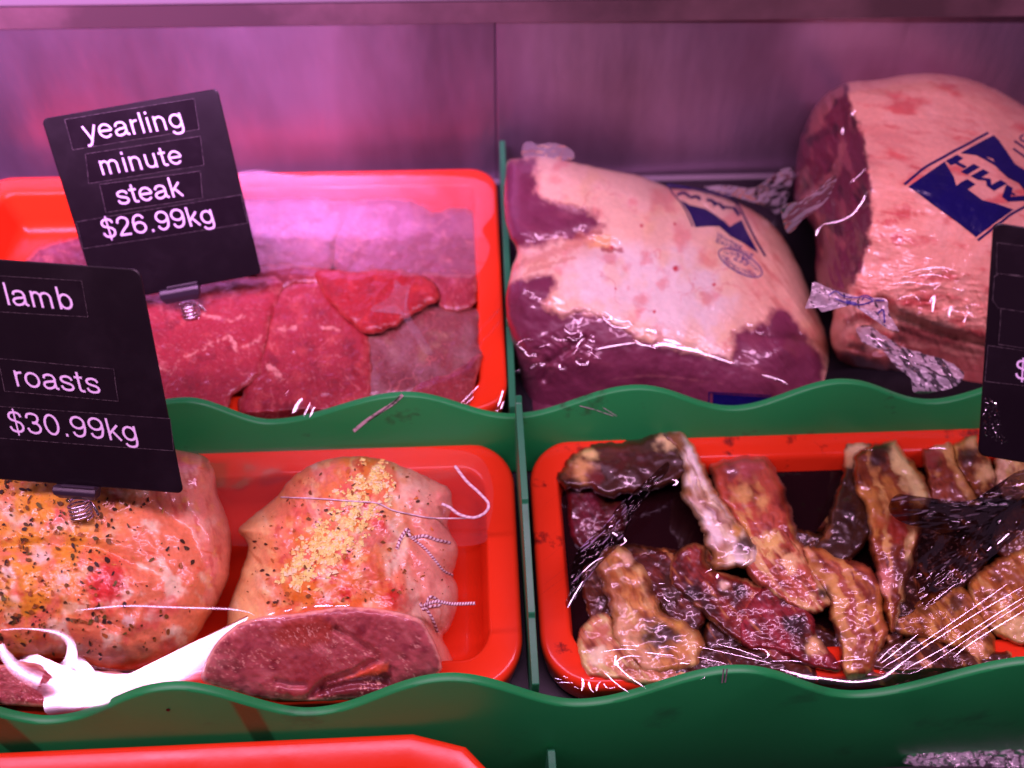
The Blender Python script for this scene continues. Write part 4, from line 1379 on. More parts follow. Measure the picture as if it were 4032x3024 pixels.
def rib_paint(seed, base, fat, fatamt, dark, darkamt, stripes=(), edgec=None, spots=(), ang=0.9):
    def f(u, v, e, st, P):
        n = len(u)
        if st is not None:                        # grain runs along the rib
            s_, t_ = st
            sl, sw = s_*420, t_*130
        else:
            s_ = t_ = np.zeros(n)
            sl, sw = u*math.cos(ang)+v*math.sin(ang), -u*math.sin(ang)+v*math.cos(ang)
        g = lambda sc, k, stt=4.0, o=3: fbm(np.stack([sl/(sc*stt), sw/sc, np.full(n, (seed+k)*7.77)], -1), o)
        c = np.tile(A(*base), (n, 1))
        c = mixc(c, A(base[0]*0.66, base[1]*0.45, base[2]*0.5), sstep(0.0, 0.45, g(40, 0, 2.5))*0.8)
        c = mixc(c, A(min(255, base[0]*1.18), base[1]*1.3, base[2]*1.25), sstep(0.05, 0.5, g(16, 1, 6))*0.55)
        c = mixc(c, A(base[0]*0.55, base[1]*0.35, base[2]*0.4), sstep(0.08, 0.4, g(7, 21, 9, 2))*0.5)
        c = mixc(c, A(*fat), sstep(0.33-fatamt, 0.62-fatamt, g(30, 2, 4.5)+0.2)*0.9)
        for (a, w, colr) in stripes:
            m = 1-sstep(w*0.8, w*1.25, np.abs(t_-a+uvn(u, v, 55, seed+5, 3)*0.16))
            c = mixc(c, A(*colr), m*0.92)
            c = mixc(c, A(colr[0]*0.75, colr[1]*0.58, colr[2]*0.46), m*sstep(0.05, 0.5, g(18, 7, 5))*0.6)
        if edgec is not None:
            c = mixc(c, A(*edgec), (1-sstep(6, 18, e+uvn(u, v, 30, seed+8)*14))*0.85)
        w_ = 0.6*uvn(u, v, 95, seed+9, 3)+0.5*g(60, 9, 2.2)+0.13
        c = mixc(c, c*0.72, sstep(0.05, 0.4, g(5, 23, 12, 2))*0.6)
        brown = sstep(0.02-darkamt, 0.50-darkamt, w_)
        dk = sstep(0.36-darkamt, 0.74-darkamt, w_)
        c = c*(1-0.78*brown[:, None]*(1-np.array([0.46, 0.20, 0.10])))   # thin glaze stains like a brown varnish
        c = mixc(c, A(*dark), dk*0.92)
        for (x, y, r, colr) in spots:
            c = mixc(c, A(*colr), (1-sstep(r*0.35, r*1.25, np.hypot(u-x, v-y)+uvn(u, v, 44, seed+11, 3)*r*0.9))*0.92)
        return c
    return f


DK = (58, 22, 10)
FAT, PALE, BONE = (226, 140, 98), (240, 165, 140), (252, 212, 222)


def rib(label, crop, L, R, c0, c1, seed, base=(165, 58, 45), fat=FAT, fatamt=0.1, dark=DK, darkamt=0.0, stripes=(), edgec=None, spots=(), rw=30, rr=0.007, bow=0.004, poly=None, name='rib', cat='rib', grow=1.24):
    sp = [(*px(crop, [(x, y)])[0], r, cc) for (x, y, r, cc) in spots]
    if poly is None:
        L, R = px(crop, L), px(crop, R)
        if len(L) != len(R):
            k = max(len(L), len(R))
            L, R = catmull(L, k*3, False), catmull(R, k*3, False)
        out = np.concatenate([L, R[::-1]])
        a, b2 = (L[0]+R[0])/2, (L[-1]+R[-1])/2
        mid = (L[len(L)//2]+R[len(R)//2])/2
        nrm = R[len(R)//2]-L[len(L)//2]
        ctrl = [(*(L[0]), 'c', c0), (*(R[0]), 'c', c0), (*(L[-1]), 'c', c1), (*(R[-1]), 'c', c1), (*mid, 'c', (c0+c1)/2+bow)]
        mm = (L+R)/2
        L, R = mm+(L-mm)*1.20, mm+(R-mm)*1.20
        strip = (L, R)
    else:
        out = px(crop, poly)
        out = out.mean(0)+(out-out.mean(0))*grow
        um, vm, uM, vM = *out.min(0), *out.max(0)
        ctrl = [(um, vm, 'c', c0), (uM, vm, 'c', c0), (um, vM, 'c', c1), (uM, vM, 'c', c1), ((um+uM)/2, (vm+vM)/2, 'c', (c0+c1)/2+bow)]
        strip = None
    darkamt = darkamt+0.19
    r = Relief(out, ctrl, rw*0.85, rr*1.45, 0.0014, 60, seed, lambda u, v: 0.0022*uvn(u, v, 85, seed+3, 3)+0.0005*ridge(np.stack([u/80, v/80, np.full_like(u, seed*1.7)], -1), 2), jit=11, jsc=34, ymin=0.0022)
    o = r.build(name, M['rib'], rib_paint(seed, base, fat, fatamt, dark, darkamt, stripes, edgec, sp), None, thick=0.012, strip=strip, floor_c=0.004)
    tag(o, label, cat, 'marinated ribs in the right tray')
    return r


RD = (168, 55, 42)
rib('plum coloured rib end deep in the left corner of the rib tray', 'H', None, None, .020, .017, 201, base=(118, 28, 55), fatamt=-0.2, darkamt=0.05, poly=[(290, 420), (330, 390), (420, 395), (480, 470), (560, 480), (560, 620), (460, 660), (380, 700), (310, 650)])
rib('dull brown rib standing behind the left pale rib, against the tray side', 'H', None, None, .018, .016, 202, base=(120, 55, 42), fatamt=-0.1, darkamt=0.02, poly=[(360, 900), (430, 840), (520, 880), (560, 1000), (540, 1150), (440, 1180), (390, 1100)])
rib('dark glazed rib arched across the back left with a pale cut end', 'H', [(225, 300), (300, 215), (430, 160), (600, 150), (760, 105), (880, 85)], [(270, 395), (390, 390), (480, 420), (620, 400), (800, 370), (930, 300)], .030, .036, 203, base=(95, 28, 24), fatamt=-0.3, darkamt=0.30, spots=((350, 290, 62, (225, 140, 105)), (400, 200, 30, (235, 170, 130)), (265, 300, 40, (140, 60, 40)), (860, 110, 60, (240, 175, 150)), (420, 330, 40, (110, 25, 35))), rw=34)
rib('long white bone rib leaning down from the top of the pile, splashed with brown glaze', 'H', [(800, 95), (905, 230), (920, 330), (925, 440), (1010, 560), (1060, 660), (1090, 760), (1110, 840)], [(930, 85), (985, 160), (1030, 260), (1090, 400), (1190, 540), (1290, 660), (1340, 740), (1330, 810)], .037, .040, 204, base=(250, 196, 196), fat=(252, 218, 226), fatamt=0.25, dark=(70, 30, 16), darkamt=-0.12, edgec=(225, 150, 120),
    spots=((830, 150, 70, (70, 28, 18)), (900, 130, 40, (130, 65, 28)), (1280, 710, 48, (55, 18, 14)), (1120, 800, 52, (170, 92, 36)), (1110, 410, 30, (180, 100, 50)), (940, 420, 34, (150, 80, 40)), (950, 290, 26, (140, 70, 40)), (1230, 640, 24, (200, 120, 60))), rw=36, rr=0.010)
rib('red rib with yellow fat lumps just right of the long white bone', 'H', [(1105, 270), (1125, 400), (1200, 520), (1290, 660), (1350, 770), (1420, 880), (1490, 980)], [(1385, 235), (1420, 290), (1460, 370), (1500, 480), (1550, 620), (1610, 780), (1700, 940)], .034, .036, 205, base=(188, 68, 58), fat=(225, 140, 95), fatamt=0.02, darkamt=-0.25, edgec=(205, 110, 110), spots=((1280, 270, 70, (175, 65, 78)), (1420, 700, 50, (232, 158, 105)), (1250, 430, 44, (222, 140, 98)), (1370, 470, 40, (222, 140, 98)), (1540, 760, 46, (228, 140, 110)), (1200, 300, 30, (120, 40, 45)), (1580, 860, 50, (235, 150, 125))), rw=40, rr=0.011)
rib('dark meaty rib piece in the middle left under the bones', 'H', None, None, .026, .026, 206, base=(120, 38, 32), fatamt=0.0, darkamt=0.12, poly=[(640, 840), (700, 775), (850, 790), (960, 850), (1000, 960), (1020, 1080), (960, 1180), (840, 1110), (760, 1000), (700, 930)])
rib('dark red glossy meat folded in the centre of the rib tray', 'H', None, None, .030, .031, 207, base=(158, 48, 48), fatamt=-0.02, darkamt=0.08, edgec=(215, 130, 100), poly=[(925, 830), (1010, 765), (1085, 780), (1080, 850), (1180, 900), (1330, 950), (1480, 1000), (1560, 1060), (1540, 1250), (1430, 1330), (1300, 1260), (1180, 1190), (1080, 1100), (980, 1020), (910, 940)], spots=((980, 990, 60, (35, 10, 14)), (1060, 1080, 50, (60, 18, 16)), (1240, 990, 44, (45, 14, 14)), (1160, 940, 22, (240, 170, 170)), (1350, 1080, 60, (175, 55, 45))))
rib('pale rib with thick orange fat lying left of centre, glazed brown along the top', 'H', [(478, 780), (455, 850), (495, 980), (540, 1120), (570, 1250), (620, 1330), (680, 1420)], [(600, 745), (690, 850), (740, 960), (790, 1090), (950, 1180), (1010, 1290), (1000, 1380)], .033, .034, 208, base=(222, 132, 88), fat=(238, 168, 128), fatamt=0.12, darkamt=-0.12, stripes=((0.15, 0.12, (228, 150, 130)),), spots=((640, 800, 36, (110, 48, 24)), (600, 790, 26, (238, 160, 150)), (740, 960, 40, (90, 36, 22)), (800, 1230, 72, (40, 14, 12)), (860, 1240, 50, (60, 20, 12)), (560, 1110, 30, (170, 95, 50)), (900, 1160, 34, (225, 145, 80))), rw=36, rr=0.010)
rib('rounded pale rib end in the front left corner of the rib tray', 'H', None, None, .028, .030, 209, base=(222, 128, 108), fat=(242, 190, 150), fatamt=0.12, darkamt=-0.16, poly=[(375, 1250), (420, 1180), (500, 1140), (550, 1185), (580, 1260), (740, 1285), (900, 1310), (1000, 1350), (930, 1430), (800, 1490), (600, 1465), (450, 1445), (395, 1400), (372, 1320)], spots=((460, 1220, 50, (200, 100, 92)), (440, 1350, 46, (252, 225, 190)), (520, 1380, 36, (225, 130, 100)), (700, 1390, 30, (170, 90, 50))))
rib('small dark rib bit half sunk in the marinade at the back of the tray', 'I', None, None, .0135, .0135, 210, base=(190, 105, 60), fatamt=0.1, darkamt=0.0, poly=[(240, 600), (270, 555), (315, 555), (320, 620), (305, 690), (245, 690)], rw=14, rr=0.004, bow=0.001)
rib('small curled rib scrap beside the sunk piece in the marinade', 'I', None, None, .0135, .0135, 211, base=(175, 95, 55), fatamt=0.1, darkamt=0.05, poly=[(135, 545), (190, 540), (215, 580), (180, 600), (225, 635), (160, 620), (130, 590)], rw=12, rr=0.004, bow=0.001)
rib('curved rib with a black glazed hollow and thin pale rim at the back centre', 'I', [(455, 205), (455, 330), (420, 440), (385, 580), (340, 720), (270, 790), (225, 800)], [(620, 235), (600, 330), (560, 430), (600, 560), (600, 660), (520, 780), (440, 850)], .030, .032, 212, base=(58, 20, 20), fatamt=-0.4, darkamt=0.4, stripes=((0.07, 0.075, (225, 140, 100)),), spots=((520, 225, 48, (235, 165, 150)), (480, 290, 30, (220, 140, 120))), rw=26)
rib('upright brown rib with a white bone edge standing in the centre right of the tray', 'I', [(515, 270), (520, 420), (570, 520), (600, 640), (600, 740), (630, 880), (655, 1040), (690, 1200)], [(720, 205), (810, 330), (895, 480), (860, 600), (845, 730), (810, 870), (775, 1040), (730, 1190)], .040, .038, 213, base=(150, 62, 34), fat=(210, 120, 66), fatamt=0.02, darkamt=-0.05, stripes=((0.35, 0.05, (226, 146, 100)), (0.80, 0.12, (246, 186, 150))), spots=((640, 270, 60, (55, 20, 14)), (760, 640, 70, (165, 45, 40)), (680, 930, 44, (205, 100, 105)), (660, 1000, 40, (225, 130, 130)), (780, 900, 60, (80, 20, 20)), (830, 280, 30, (60, 22, 16)), (640, 620, 36, (190, 85, 50))), rw=34, rr=0.010)
rib('wide orange fat streaked rib lying flat in the front centre', 'I', [(225, 785), (265, 900), (350, 1010), (395, 1150), (430, 1290), (440, 1400), (470, 1470)], [(400, 815), (500, 850), (590, 910), (635, 1010), (645, 1140), (670, 1240), (600, 1420)], .036, .033, 214, base=(172, 72, 55), fat=(215, 125, 72), fatamt=0.08, darkamt=-0.18, stripes=((0.22, 0.13, (220, 140, 92)), (0.6, 0.06, (214, 128, 84))), spots=((330, 1040, 50, (60, 20, 18)), (360, 1250, 60, (50, 16, 18)), (240, 800, 30, (230, 140, 120)), (560, 1380, 50, (140, 60, 26))), rw=34, rr=0.009)
rib('wine red glossy rib scrap with a pale bone end at the front centre', 'I', None, None, .033, .033, 215, base=(165, 42, 62), fatamt=-0.1, darkamt=-0.02, poly=[(-20, 1060), (80, 1005), (160, 1060), (240, 1110), (270, 1230), (330, 1310), (385, 1400), (240, 1385), (100, 1320), (-60, 1290), (-80, 1150)], spots=((180, 1190, 48, (40, 12, 18)), (290, 1300, 44, (240, 160, 130)), (120, 1050, 34, (60, 18, 20))))
rib('back right rib with red meat and a pale fat seam beside the black price tag', 'I', [(880, 255), (890, 340), (915, 430), (935, 510)], [(1025, 215), (1060, 310), (1120, 420), (1180, 520)], .033, .032, 216, base=(158, 62, 44), fatamt=-0.05, darkamt=-0.12, stripes=((0.85, 0.16, (228, 148, 104)),), spots=((960, 190, 40, (225, 150, 130)), (920, 270, 40, (150, 50, 55))), rw=24)
rib('back right rib with a brown glazed top half hidden by the crumpled film', 'I', [(1045, 230), (1060, 310), (1110, 400), (1180, 500)], [(1160, 165), (1210, 260), (1260, 370), (1300, 470)], .034, .033, 217, base=(150, 66, 36), fat=(226, 150, 100), fatamt=0.02, darkamt=0.0, spots=((1140, 200, 34, (228, 152, 120)), (1120, 270, 44, (60, 22, 16)), (1230, 350, 50, (232, 160, 130))), rw=24)
rib('pale pink rib just under the lower edge of the dollar price tag', 'I', [(1285, 280), (1270, 380), (1300, 480)], [(1470, 280), (1470, 380), (1470, 480)], .032, .031, 218, base=(225, 150, 115), fat=(240, 175, 150), fatamt=0.1, darkamt=-0.15, stripes=((0.15, 0.15, (240, 165, 160)),), rw=24)
rib('brown rib lump under the streaked film in the front right', 'I', None, None, .031, .030, 219, base=(185, 100, 52), fat=(224, 142, 86), fatamt=0.1, darkamt=-0.06, poly=[(745, 1200), (800, 1120), (900, 1060), (1010, 1020), (1130, 1050), (1200, 1180), (1225, 1320), (1160, 1370), (1050, 1310), (900, 1255), (780, 1240)], spots=((880, 1090, 40, (120, 60, 30)), (1170, 1320, 40, (240, 150, 130)), (1060, 1060, 40, (90, 40, 24))))
rib('orange rib mass at the right edge of the photo below the dark film', 'I', None, None, .034, .031, 220, base=(205, 112, 60), fat=(232, 160, 112), fatamt=0.1, darkamt=-0.08, poly=[(1170, 980), (1260, 900), (1360, 840), (1500, 820), (1620, 900), (1620, 1200), (1500, 1270), (1380, 1250), (1280, 1200), (1200, 1110)], spots=((1360, 920, 70, (150, 70, 40)), (1400, 1210, 60, (240, 172, 140))))
rib('dark brown rib behind the twisted film at the right, mostly glazed black', 'I', None, None, .027, .026, 221, base=(90, 36, 26), fatamt=-0.1, darkamt=0.16, poly=[(850, 620), (980, 560), (1150, 600), (1200, 760), (1150, 900), (1000, 980), (860, 900), (820, 760)], spots=((1130, 780, 36, (170, 92, 46)), (990, 690, 44, (140, 80, 60))))
rib('brown rib at the far right edge below the price tag corner', 'I', None, None, .032, .031, 222, base=(160, 84, 48), fat=(220, 140, 90), fatamt=0.08, darkamt=0.02, poly=[(1320, 640), (1420, 560), (1560, 560), (1600, 760), (1500, 850), (1380, 830), (1290, 760)])
rib('pale meat and fat lumps at the lower end of the red rib', 'I', None, None, .037, .036, 225, base=(190, 80, 66), fat=(238, 165, 130), fatamt=0.15, darkamt=-0.25, poly=[(-20, 740), (120, 690), (200, 800), (260, 900), (325, 1000), (340, 1050), (260, 1090), (160, 1060), (60, 1000), (-40, 900)], spots=((40, 750, 50, (235, 160, 110)), (160, 850, 46, (240, 165, 135)), (330, 1020, 30, (40, 14, 14))))
rib('dark glazed rib lying low between the pale rib and the wine red scrap', 'I', None, None, .024, .024, 226, base=(84, 30, 24), fatamt=-0.1, darkamt=0.2, poly=[(-200, 1150), (-60, 1080), (60, 1180), (260, 1200), (420, 1300), (440, 1420), (200, 1440), (-100, 1420), (-240, 1300)])
rib('black glazed rib slab lying over the front rim left of the bright film band', 'H', None, None, .029, .0305, 227, base=(92, 34, 24), fatamt=-0.05, darkamt=0.2, poly=[(880, 1400), (1000, 1330), (1200, 1310), (1400, 1330), (1560, 1380), (1600, 1470), (1400, 1500), (1100, 1480), (900, 1490)], rw=24)
rib('small dark rib wedge behind the pale rib on the left', 'H', None, None, .024, .022, 228, base=(110, 44, 26), fatamt=0.0, darkamt=0.15, poly=[(560, 760), (640, 720), (760, 740), (900, 760), (940, 830), (860, 860), (700, 820), (600, 860)], rw=22)
rib('dark rib strip tucked between the upright rib and the orange rib', 'I', None, None, .030, .029, 229, base=(86, 34, 22), fatamt=0.0, darkamt=0.15, poly=[(700, 1000), (800, 880), (880, 900), (900, 1040), (800, 1150), (760, 1240), (690, 1260), (680, 1120)], rw=22)
rib('brown rib chunk behind the red rib near the back of the tray', 'I', None, None, .022, .020, 230, base=(100, 40, 30), fatamt=0.0, darkamt=0.2, poly=[(90, 640), (180, 660), (330, 680), (380, 560), (440, 640), (420, 760), (240, 800), (140, 780)], rw=22)
rib('dark sauced rib slab across the front rim under the bright streaks', 'I', None, None, .029, .0305, 231, base=(100, 44, 30), fatamt=0.05, darkamt=0.08, poly=[(600, 1390), (720, 1290), (900, 1260), (1080, 1330), (1220, 1330), (1330, 1330), (1300, 1400), (1100, 1430), (900, 1450), (680, 1440)], rw=24, grow=1.1)
rib('dull red rib edge along the front rim, lower right', 'I', None, None, .026, .026, 223, base=(140, 52, 60), fatamt=-0.02, darkamt=0.02, poly=[(560, 1470), (640, 1400), (800, 1420), (950, 1400), (1080, 1370), (1220, 1340), (1350, 1340), (1300, 1440), (1100, 1480), (900, 1500), (700, 1500)], rw=22)
rib('dark glazed rib pieces under the film along the front rim', 'I', None, None, .023, .023, 224, base=(96, 36, 28), fatamt=-0.05, darkamt=0.16, poly=[(-60, 1330), (100, 1340), (260, 1400), (420, 1420), (520, 1470), (420, 1500), (200, 1480), (-60, 1420)], rw=22)


# ------------------------------------------------------------------ a plain grotesque alphabet for the tags, drawn with strokes
def arc(cx, cy, rx, ry, a0, a1, n=14):
    return [(cx+rx*math.cos(math.radians(a0+(a1-a0)*i/n)), cy+ry*math.sin(math.radians(a0+(a1-a0)*i/n))) for i in range(n+1)]


S6 = [[(.46, .54), (.41, .64), (.29, .68), (.15, .61), (.085, .44), (.075, .25)], arc(.275, .225, .20, .187, 180, 540, 28)]
GLYPH = {
    'l': (.22, [[(.11, 0), (.11, .72)]]), 'i': (.22, [[(.11, 0), (.11, .52)], [(.11, .63), (.11, .72)]]),
    'n': (.55, [[(.11, 0), (.11, .52)], arc(.265, .315, .155, .163, 180, 0)+[(.42, .2), (.42, 0)]]),
    'm': (.82, [[(.11, 0), (.11, .52)], arc(.24, .335, .13, .143, 180, 0)+[(.37, .2), (.37, 0)], arc(.52, .335, .15, .143, 180, 0)+[(.67, .2), (.67, 0)]]),
    'u': (.55, [[(.11, .52), (.11, .3)]+arc(.265, .205, .155, .163, 180, 360), [(.42, .52), (.42, 0)]]),
    'r': (.33, [[(.11, 0), (.11, .52)], [(.11, .28), (.13, .38), (.19, .45), (.31, .47)]]),
    't': (.30, [[(.14, .66), (.14, .3), (.145, .1), (.19, .045), (.28, .042)], [(.02, .482), (.27, .482)]]),
    'e': (.54, [arc(.27, .26, .20, .22, 0, 322, 24), [(.075, .265), (.47, .265)]]),
    'a': (.54, [[(.42, .34), (.42, .12), (.44, .055), (.51, .04)], [(.09, .35), (.13, .44), (.25, .48), (.37, .45), (.42, .36), (.42, .32)], [(.42, .31), (.36, .275), (.22, .255), (.10, .21), (.07, .13), (.12, .05), (.22, .038), (.34, .08), (.42, .18)]]),
    'y': (.49, [[(.04, .52), (.245, .02)], [(.45, .52), (.235, -.02), (.19, -.12), (.13, -.165), (.05, -.16)]]),
    'g': (.55, [arc(.255, .265, .185, .213, 0, 360, 26), [(.44, .52), (.44, .1), (.43, -.05), (.38, -.14), (.26, -.175), (.14, -.15), (.085, -.07)]]),
    's': (.49, [[(.42, .36), (.37, .45), (.25, .48), (.12, .44), (.09, .36), (.14, .30), (.25, .265), (.37, .225), (.42, .145), (.37, .065), (.25, .038), (.12, .07), (.07, .165)]]),
    'k': (.49, [[(.11, 0), (.11, .72)], [(.41, .51), (.12, .215)], [(.21, .31), (.44, 0)]]),
    'b': (.55, [[(.11, 0), (.11, .72)], arc(.285, .26, .175, .22, 0, 360, 26)]),
    'o': (.55, [arc(.275, .26, .20, .22, 0, 360, 28)]),
    '$': (.56, [[(.47, .53), (.42, .64), (.28, .68), (.14, .64), (.095, .53), (.14, .44), (.28, .385), (.42, .325), (.475, .2), (.42, .08), (.28, .035), (.13, .08), (.075, .2)], [(.28, -.09), (.28, .80)]]),
    '2': (.56, [[(.085, .48), (.12, .61), (.27, .68), (.42, .62), (.46, .50), (.40, .37), (.22, .20), (.10, .05)], [(.07, .042), (.48, .042)]]),
    '6': (.56, S6), '9': (.56, [[(.56-x, .72-y) for x, y in p] for p in S6]),
    '3': (.56, [[(.085, .52), (.13, .64), (.27, .68), (.41, .63), (.44, .52), (.38, .41), (.24, .375)], [(.24, .375), (.40, .34), (.47, .21), (.41, .085), (.27, .035), (.13, .08), (.07, .2)]]),
    '0': (.56, [arc(.28, .36, .20, .32, 0, 360, 30)]), '.': (.28, [[(.14, 0), (.14, .09)]]), ' ': (.28, [])}


def stroke_text(body, w=0.072):
    x, out, k = 0.0, [], 0
    for ch in body:
        adv, st = GLYPH[ch]
        for p in st:
            uv, tr = stroke_tris([(a+x, b2) for a, b2 in p], w*(0.7 if ch == '$' and len(p) == 2 else 1), 4 if len(p) == 2 else 44)
            out.append((np.array(uv), tr, k % 4))
            k += 1
        x += adv
    return out


# ------------------------------------------------------------------ cling film: sheets, strips shaped and tilted as lamp highlights, crumpled tails
LAMPS = {'front': (LAMP_Y, LAMP_Z, -0.80, 0.56), 'rear': (0.16, 0.42, -0.80, -0.10)}


def half_vec(P, lamp):
    ly, lz, lx0, lx1 = LAMPS[lamp]
    k = (lz-P[2])/(CAMP[2]-P[2])
    lx = np.clip(P[0]-(CAMP[0]-P[0])*k, lx0, lx1)
    a = CAMP-P; a /= np.linalg.norm(a)
    b2 = np.array([lx, ly, lz])-P; b2 /= np.linalg.norm(b2)
    h = a+b2
    return h/np.linalg.norm(h)


def ribbon_geo(P, w, t0, lamp='front', curl=0.09, wob=0.004, seed=0, anchor=0.5, m=6):
    """a narrow strip of film shaped as a lamp highlight: starts at depth t0 and runs on, facing between lamp and viewer"""
    P = np.asarray(P, float)
    L = np.linalg.norm(np.diff(P, axis=0), axis=1).sum()
    n = int(np.clip(L/7, 6, 160))
    C = catmull(P, n, False)
    W = np.interp(np.linspace(0, 1, n), np.linspace(0, 1, len(w)), w) if hasattr(w, '__len__') else np.full(n, float(w))*np.clip(np.minimum(np.linspace(0, 1, n), np.linspace(1, 0, n))*7+0.12, 0, 1)
    W = W*1.35*(1+0.2*uvn(C[:, 0], C[:, 1], 60, seed, 3))
    d = np.gradient(C, axis=0); d /= np.linalg.norm(d, axis=1)[:, None]+1e-9
    nn = np.stack([-d[:, 1], d[:, 0]], -1)
    R = ray(C[:, 0], C[:, 1])
    rg = np.random.default_rng(seed)
    ia = int(anchor*(n-1))
    X = np.zeros((n, 3)); H = np.zeros((n, 3))
    X[ia] = CAMP+R[ia]*t0
    H[ia] = half_vec(X[ia], lamp)
    for rngi in (range(ia+1, n), range(ia-1, -1, -1)):
        for i in rngi:
            p = i-1 if i > ia else i+1
            X[i] = CAMP+R[i]*(((X[p]-CAMP)@H[p])/(R[i]@H[p]))
            H[i] = half_vec(X[i], lamp)
    H = H+np.stack([uvn(C[:, 0], C[:, 1], 40, seed+5+k, 3) for k in range(3)], -1)*wob
    V, Fs = [], []
    for i in range(n):
        for j in range(m+1):
            q = j/m-0.5
            uvq = C[i]+nn[i]*W[i]*q
            r = ray(uvq[0], uvq[1])
            t = ((X[i]-CAMP)@H[i])/(r@H[i])+curl*q*q*W[i]*np.linalg.norm(X[i]-CAMP)/FPX
            V.append(CAMP+r*t)
    for i in range(n-1):
        for j in range(m):
            a = i*(m+1)+j
            Fs.append((a, a+1, a+m+2, a+m+1))
    return V, Fs


def ribbons(name, items, mat, parent, crop='S'):
    """items: (points, width, depth, kwargs) -> strips of film shaped as highlights"""
    for it in items:
        pts, w, t0 = it[:3]
        kw = dict(it[3]) if len(it) > 3 else {}
        kw.setdefault('seed', (len(bpy.data.meshes)*7) % 997)
        P = px(crop, pts)
        an = kw.get('anchor', 0.5)
        c = catmull(P, 40, False)[int(an*39)]
        tt = t0(np.array(c[0]), np.array(c[1])) if callable(t0) else float(tc(np.array(c[0]), np.array(c[1]), t0))
        v, fc = ribbon_geo(P, w, float(tt), **kw)
        mesh_obj(name, np.array(v), fc, mat, parent, True)


def mirror_sheet(name, poly, c0, mat, parent, lamp='front', centre=None, jit=3, grow=14):
    """a taut pane of film bowed so that it throws the lamp at the viewer"""
    out = catmull(poly, 240, True)
    dd = np.roll(out, -1, 0)-np.roll(out, 1, 0)
    nn = np.stack([dd[:, 1], -dd[:, 0]], -1)/np.linalg.norm(dd, axis=1)[:, None]
    out = out+nn*(1 if (out[:, 0]*np.roll(out[:, 1], -1)-out[:, 1]*np.roll(out[:, 0], -1)).sum() > 0 else -1)*grow
    out = out+np.stack([uvn(out[:, 0], out[:, 1], 40, 91), uvn(out[:, 0], out[:, 1], 40, 92)], -1)*jit
    c = out.mean(0) if centre is None else np.asarray(centre, float)
    nth, nr = 220, 40
    ol = catmull(out, nth, True)
    UV, X, H = [c], [], []
    r0 = ray(c[0], c[1])
    X.append(CAMP+r0*float(tc(c[0], c[1], c0)))
    H.append(half_vec(X[0], lamp))
    pX, pH = [X[0]]*nth, [H[0]]*nth
    for i in range(nr):
        q = c+(ol-c)*((i+1)/nr)
        R = ray(q[:, 0], q[:, 1])
        nX, nH = [], []
        for j in range(nth):
            x = CAMP+R[j]*(((pX[j]-CAMP)@pH[j])/(R[j]@pH[j]))
            nX.append(x); nH.append(half_vec(x, lamp))
        k_ = max(0.0, (i+1)/nr-0.66)
        X += [x+R[j]*0.0034*k_*k_ for j, x in enumerate(nX)]
        pX, pH = nX, nH
    Fs = [(0, 1+j, 1+(j+1) % nth) for j in range(nth)]
    for i in range(nr-1):
        a0 = 1+i*nth
        for j in range(nth):
            k = (j+1) % nth
            Fs.append((a0+j, a0+nth+j, a0+nth+k, a0+k))
    return mesh_obj(name, np.array(X), Fs, mat, parent, True)


def sheet(name, poly, depth, mat, parent, jit=4, res=9.0):
    out = catmull(poly, 240, True)
    out = out+np.stack([uvn(out[:, 0], out[:, 1], 40, 91), uvn(out[:, 0], out[:, 1], 40, 92)], -1)*jit
    c = out.mean(0)
    nth = int(np.clip(np.linalg.norm(np.diff(out, axis=0), axis=1).sum()/res, 60, 420))
    ol = catmull(out, nth, True)
    nr = int(np.clip(np.linalg.norm(ol-c, axis=1).mean()/res, 8, 90))
    UV = np.concatenate([c[None]]+[c+(ol-c)*((i+1)/nr) for i in range(nr)])
    Fs = [(0, 1+j, 1+(j+1) % nth) for j in range(nth)]
    for i in range(nr-1):
        a0 = 1+i*nth
        for j in range(nth):
            k = (j+1) % nth
            Fs.append((a0+j, a0+nth+j, a0+nth+k, a0+k))
    t = depth(UV[:, 0], UV[:, 1])
    return mesh_obj(name, pos(UV[:, 0], UV[:, 1], t), Fs, mat, parent, True)


def crumple(c0, amp, sc, seed, c_dir=0.0, ang=0.0, st=1.0):
    def f(u, v):
        a = (u*math.cos(ang)+v*math.sin(ang))/(sc*st)
        b2 = (-u*math.sin(ang)+v*math.cos(ang))/sc
        n = ridge(np.stack([a, b2, np.full_like(a, seed*3.3)], -1), 3)+0.6*fbm(np.stack([a*2.7, b2*2.7, np.full_like(a, seed*1.3)], -1), 3)
        base = c0(u, v) if callable(c0) else tc(u, v, c0)
        return base-amp*n
    return f


S1 = lambda *p: px('S', p)
# film over the steaks: haze-tinted sheet at the back, highlight strips at the right and front
f1 = thing('cling_film', pos(np.array(1300.), np.array(900.), tc(np.array(1300.), np.array(900.), 0.056)), 'cling film tinted with reflection haze over the back of the steak tray, wavy-edged', 'cling film', 'cling film on the trays')


def hz(u, v):
    c = 0.0485+0.0085*sstep(690, 1000, v)
    d = ty(u, v, 0.2)*0
    return tc(u, v, c)-0.0008*uvn(u, v, 120, 95, 3)-0.0004*uvn(u, v, 40, 96, 3, 0.2, 3)


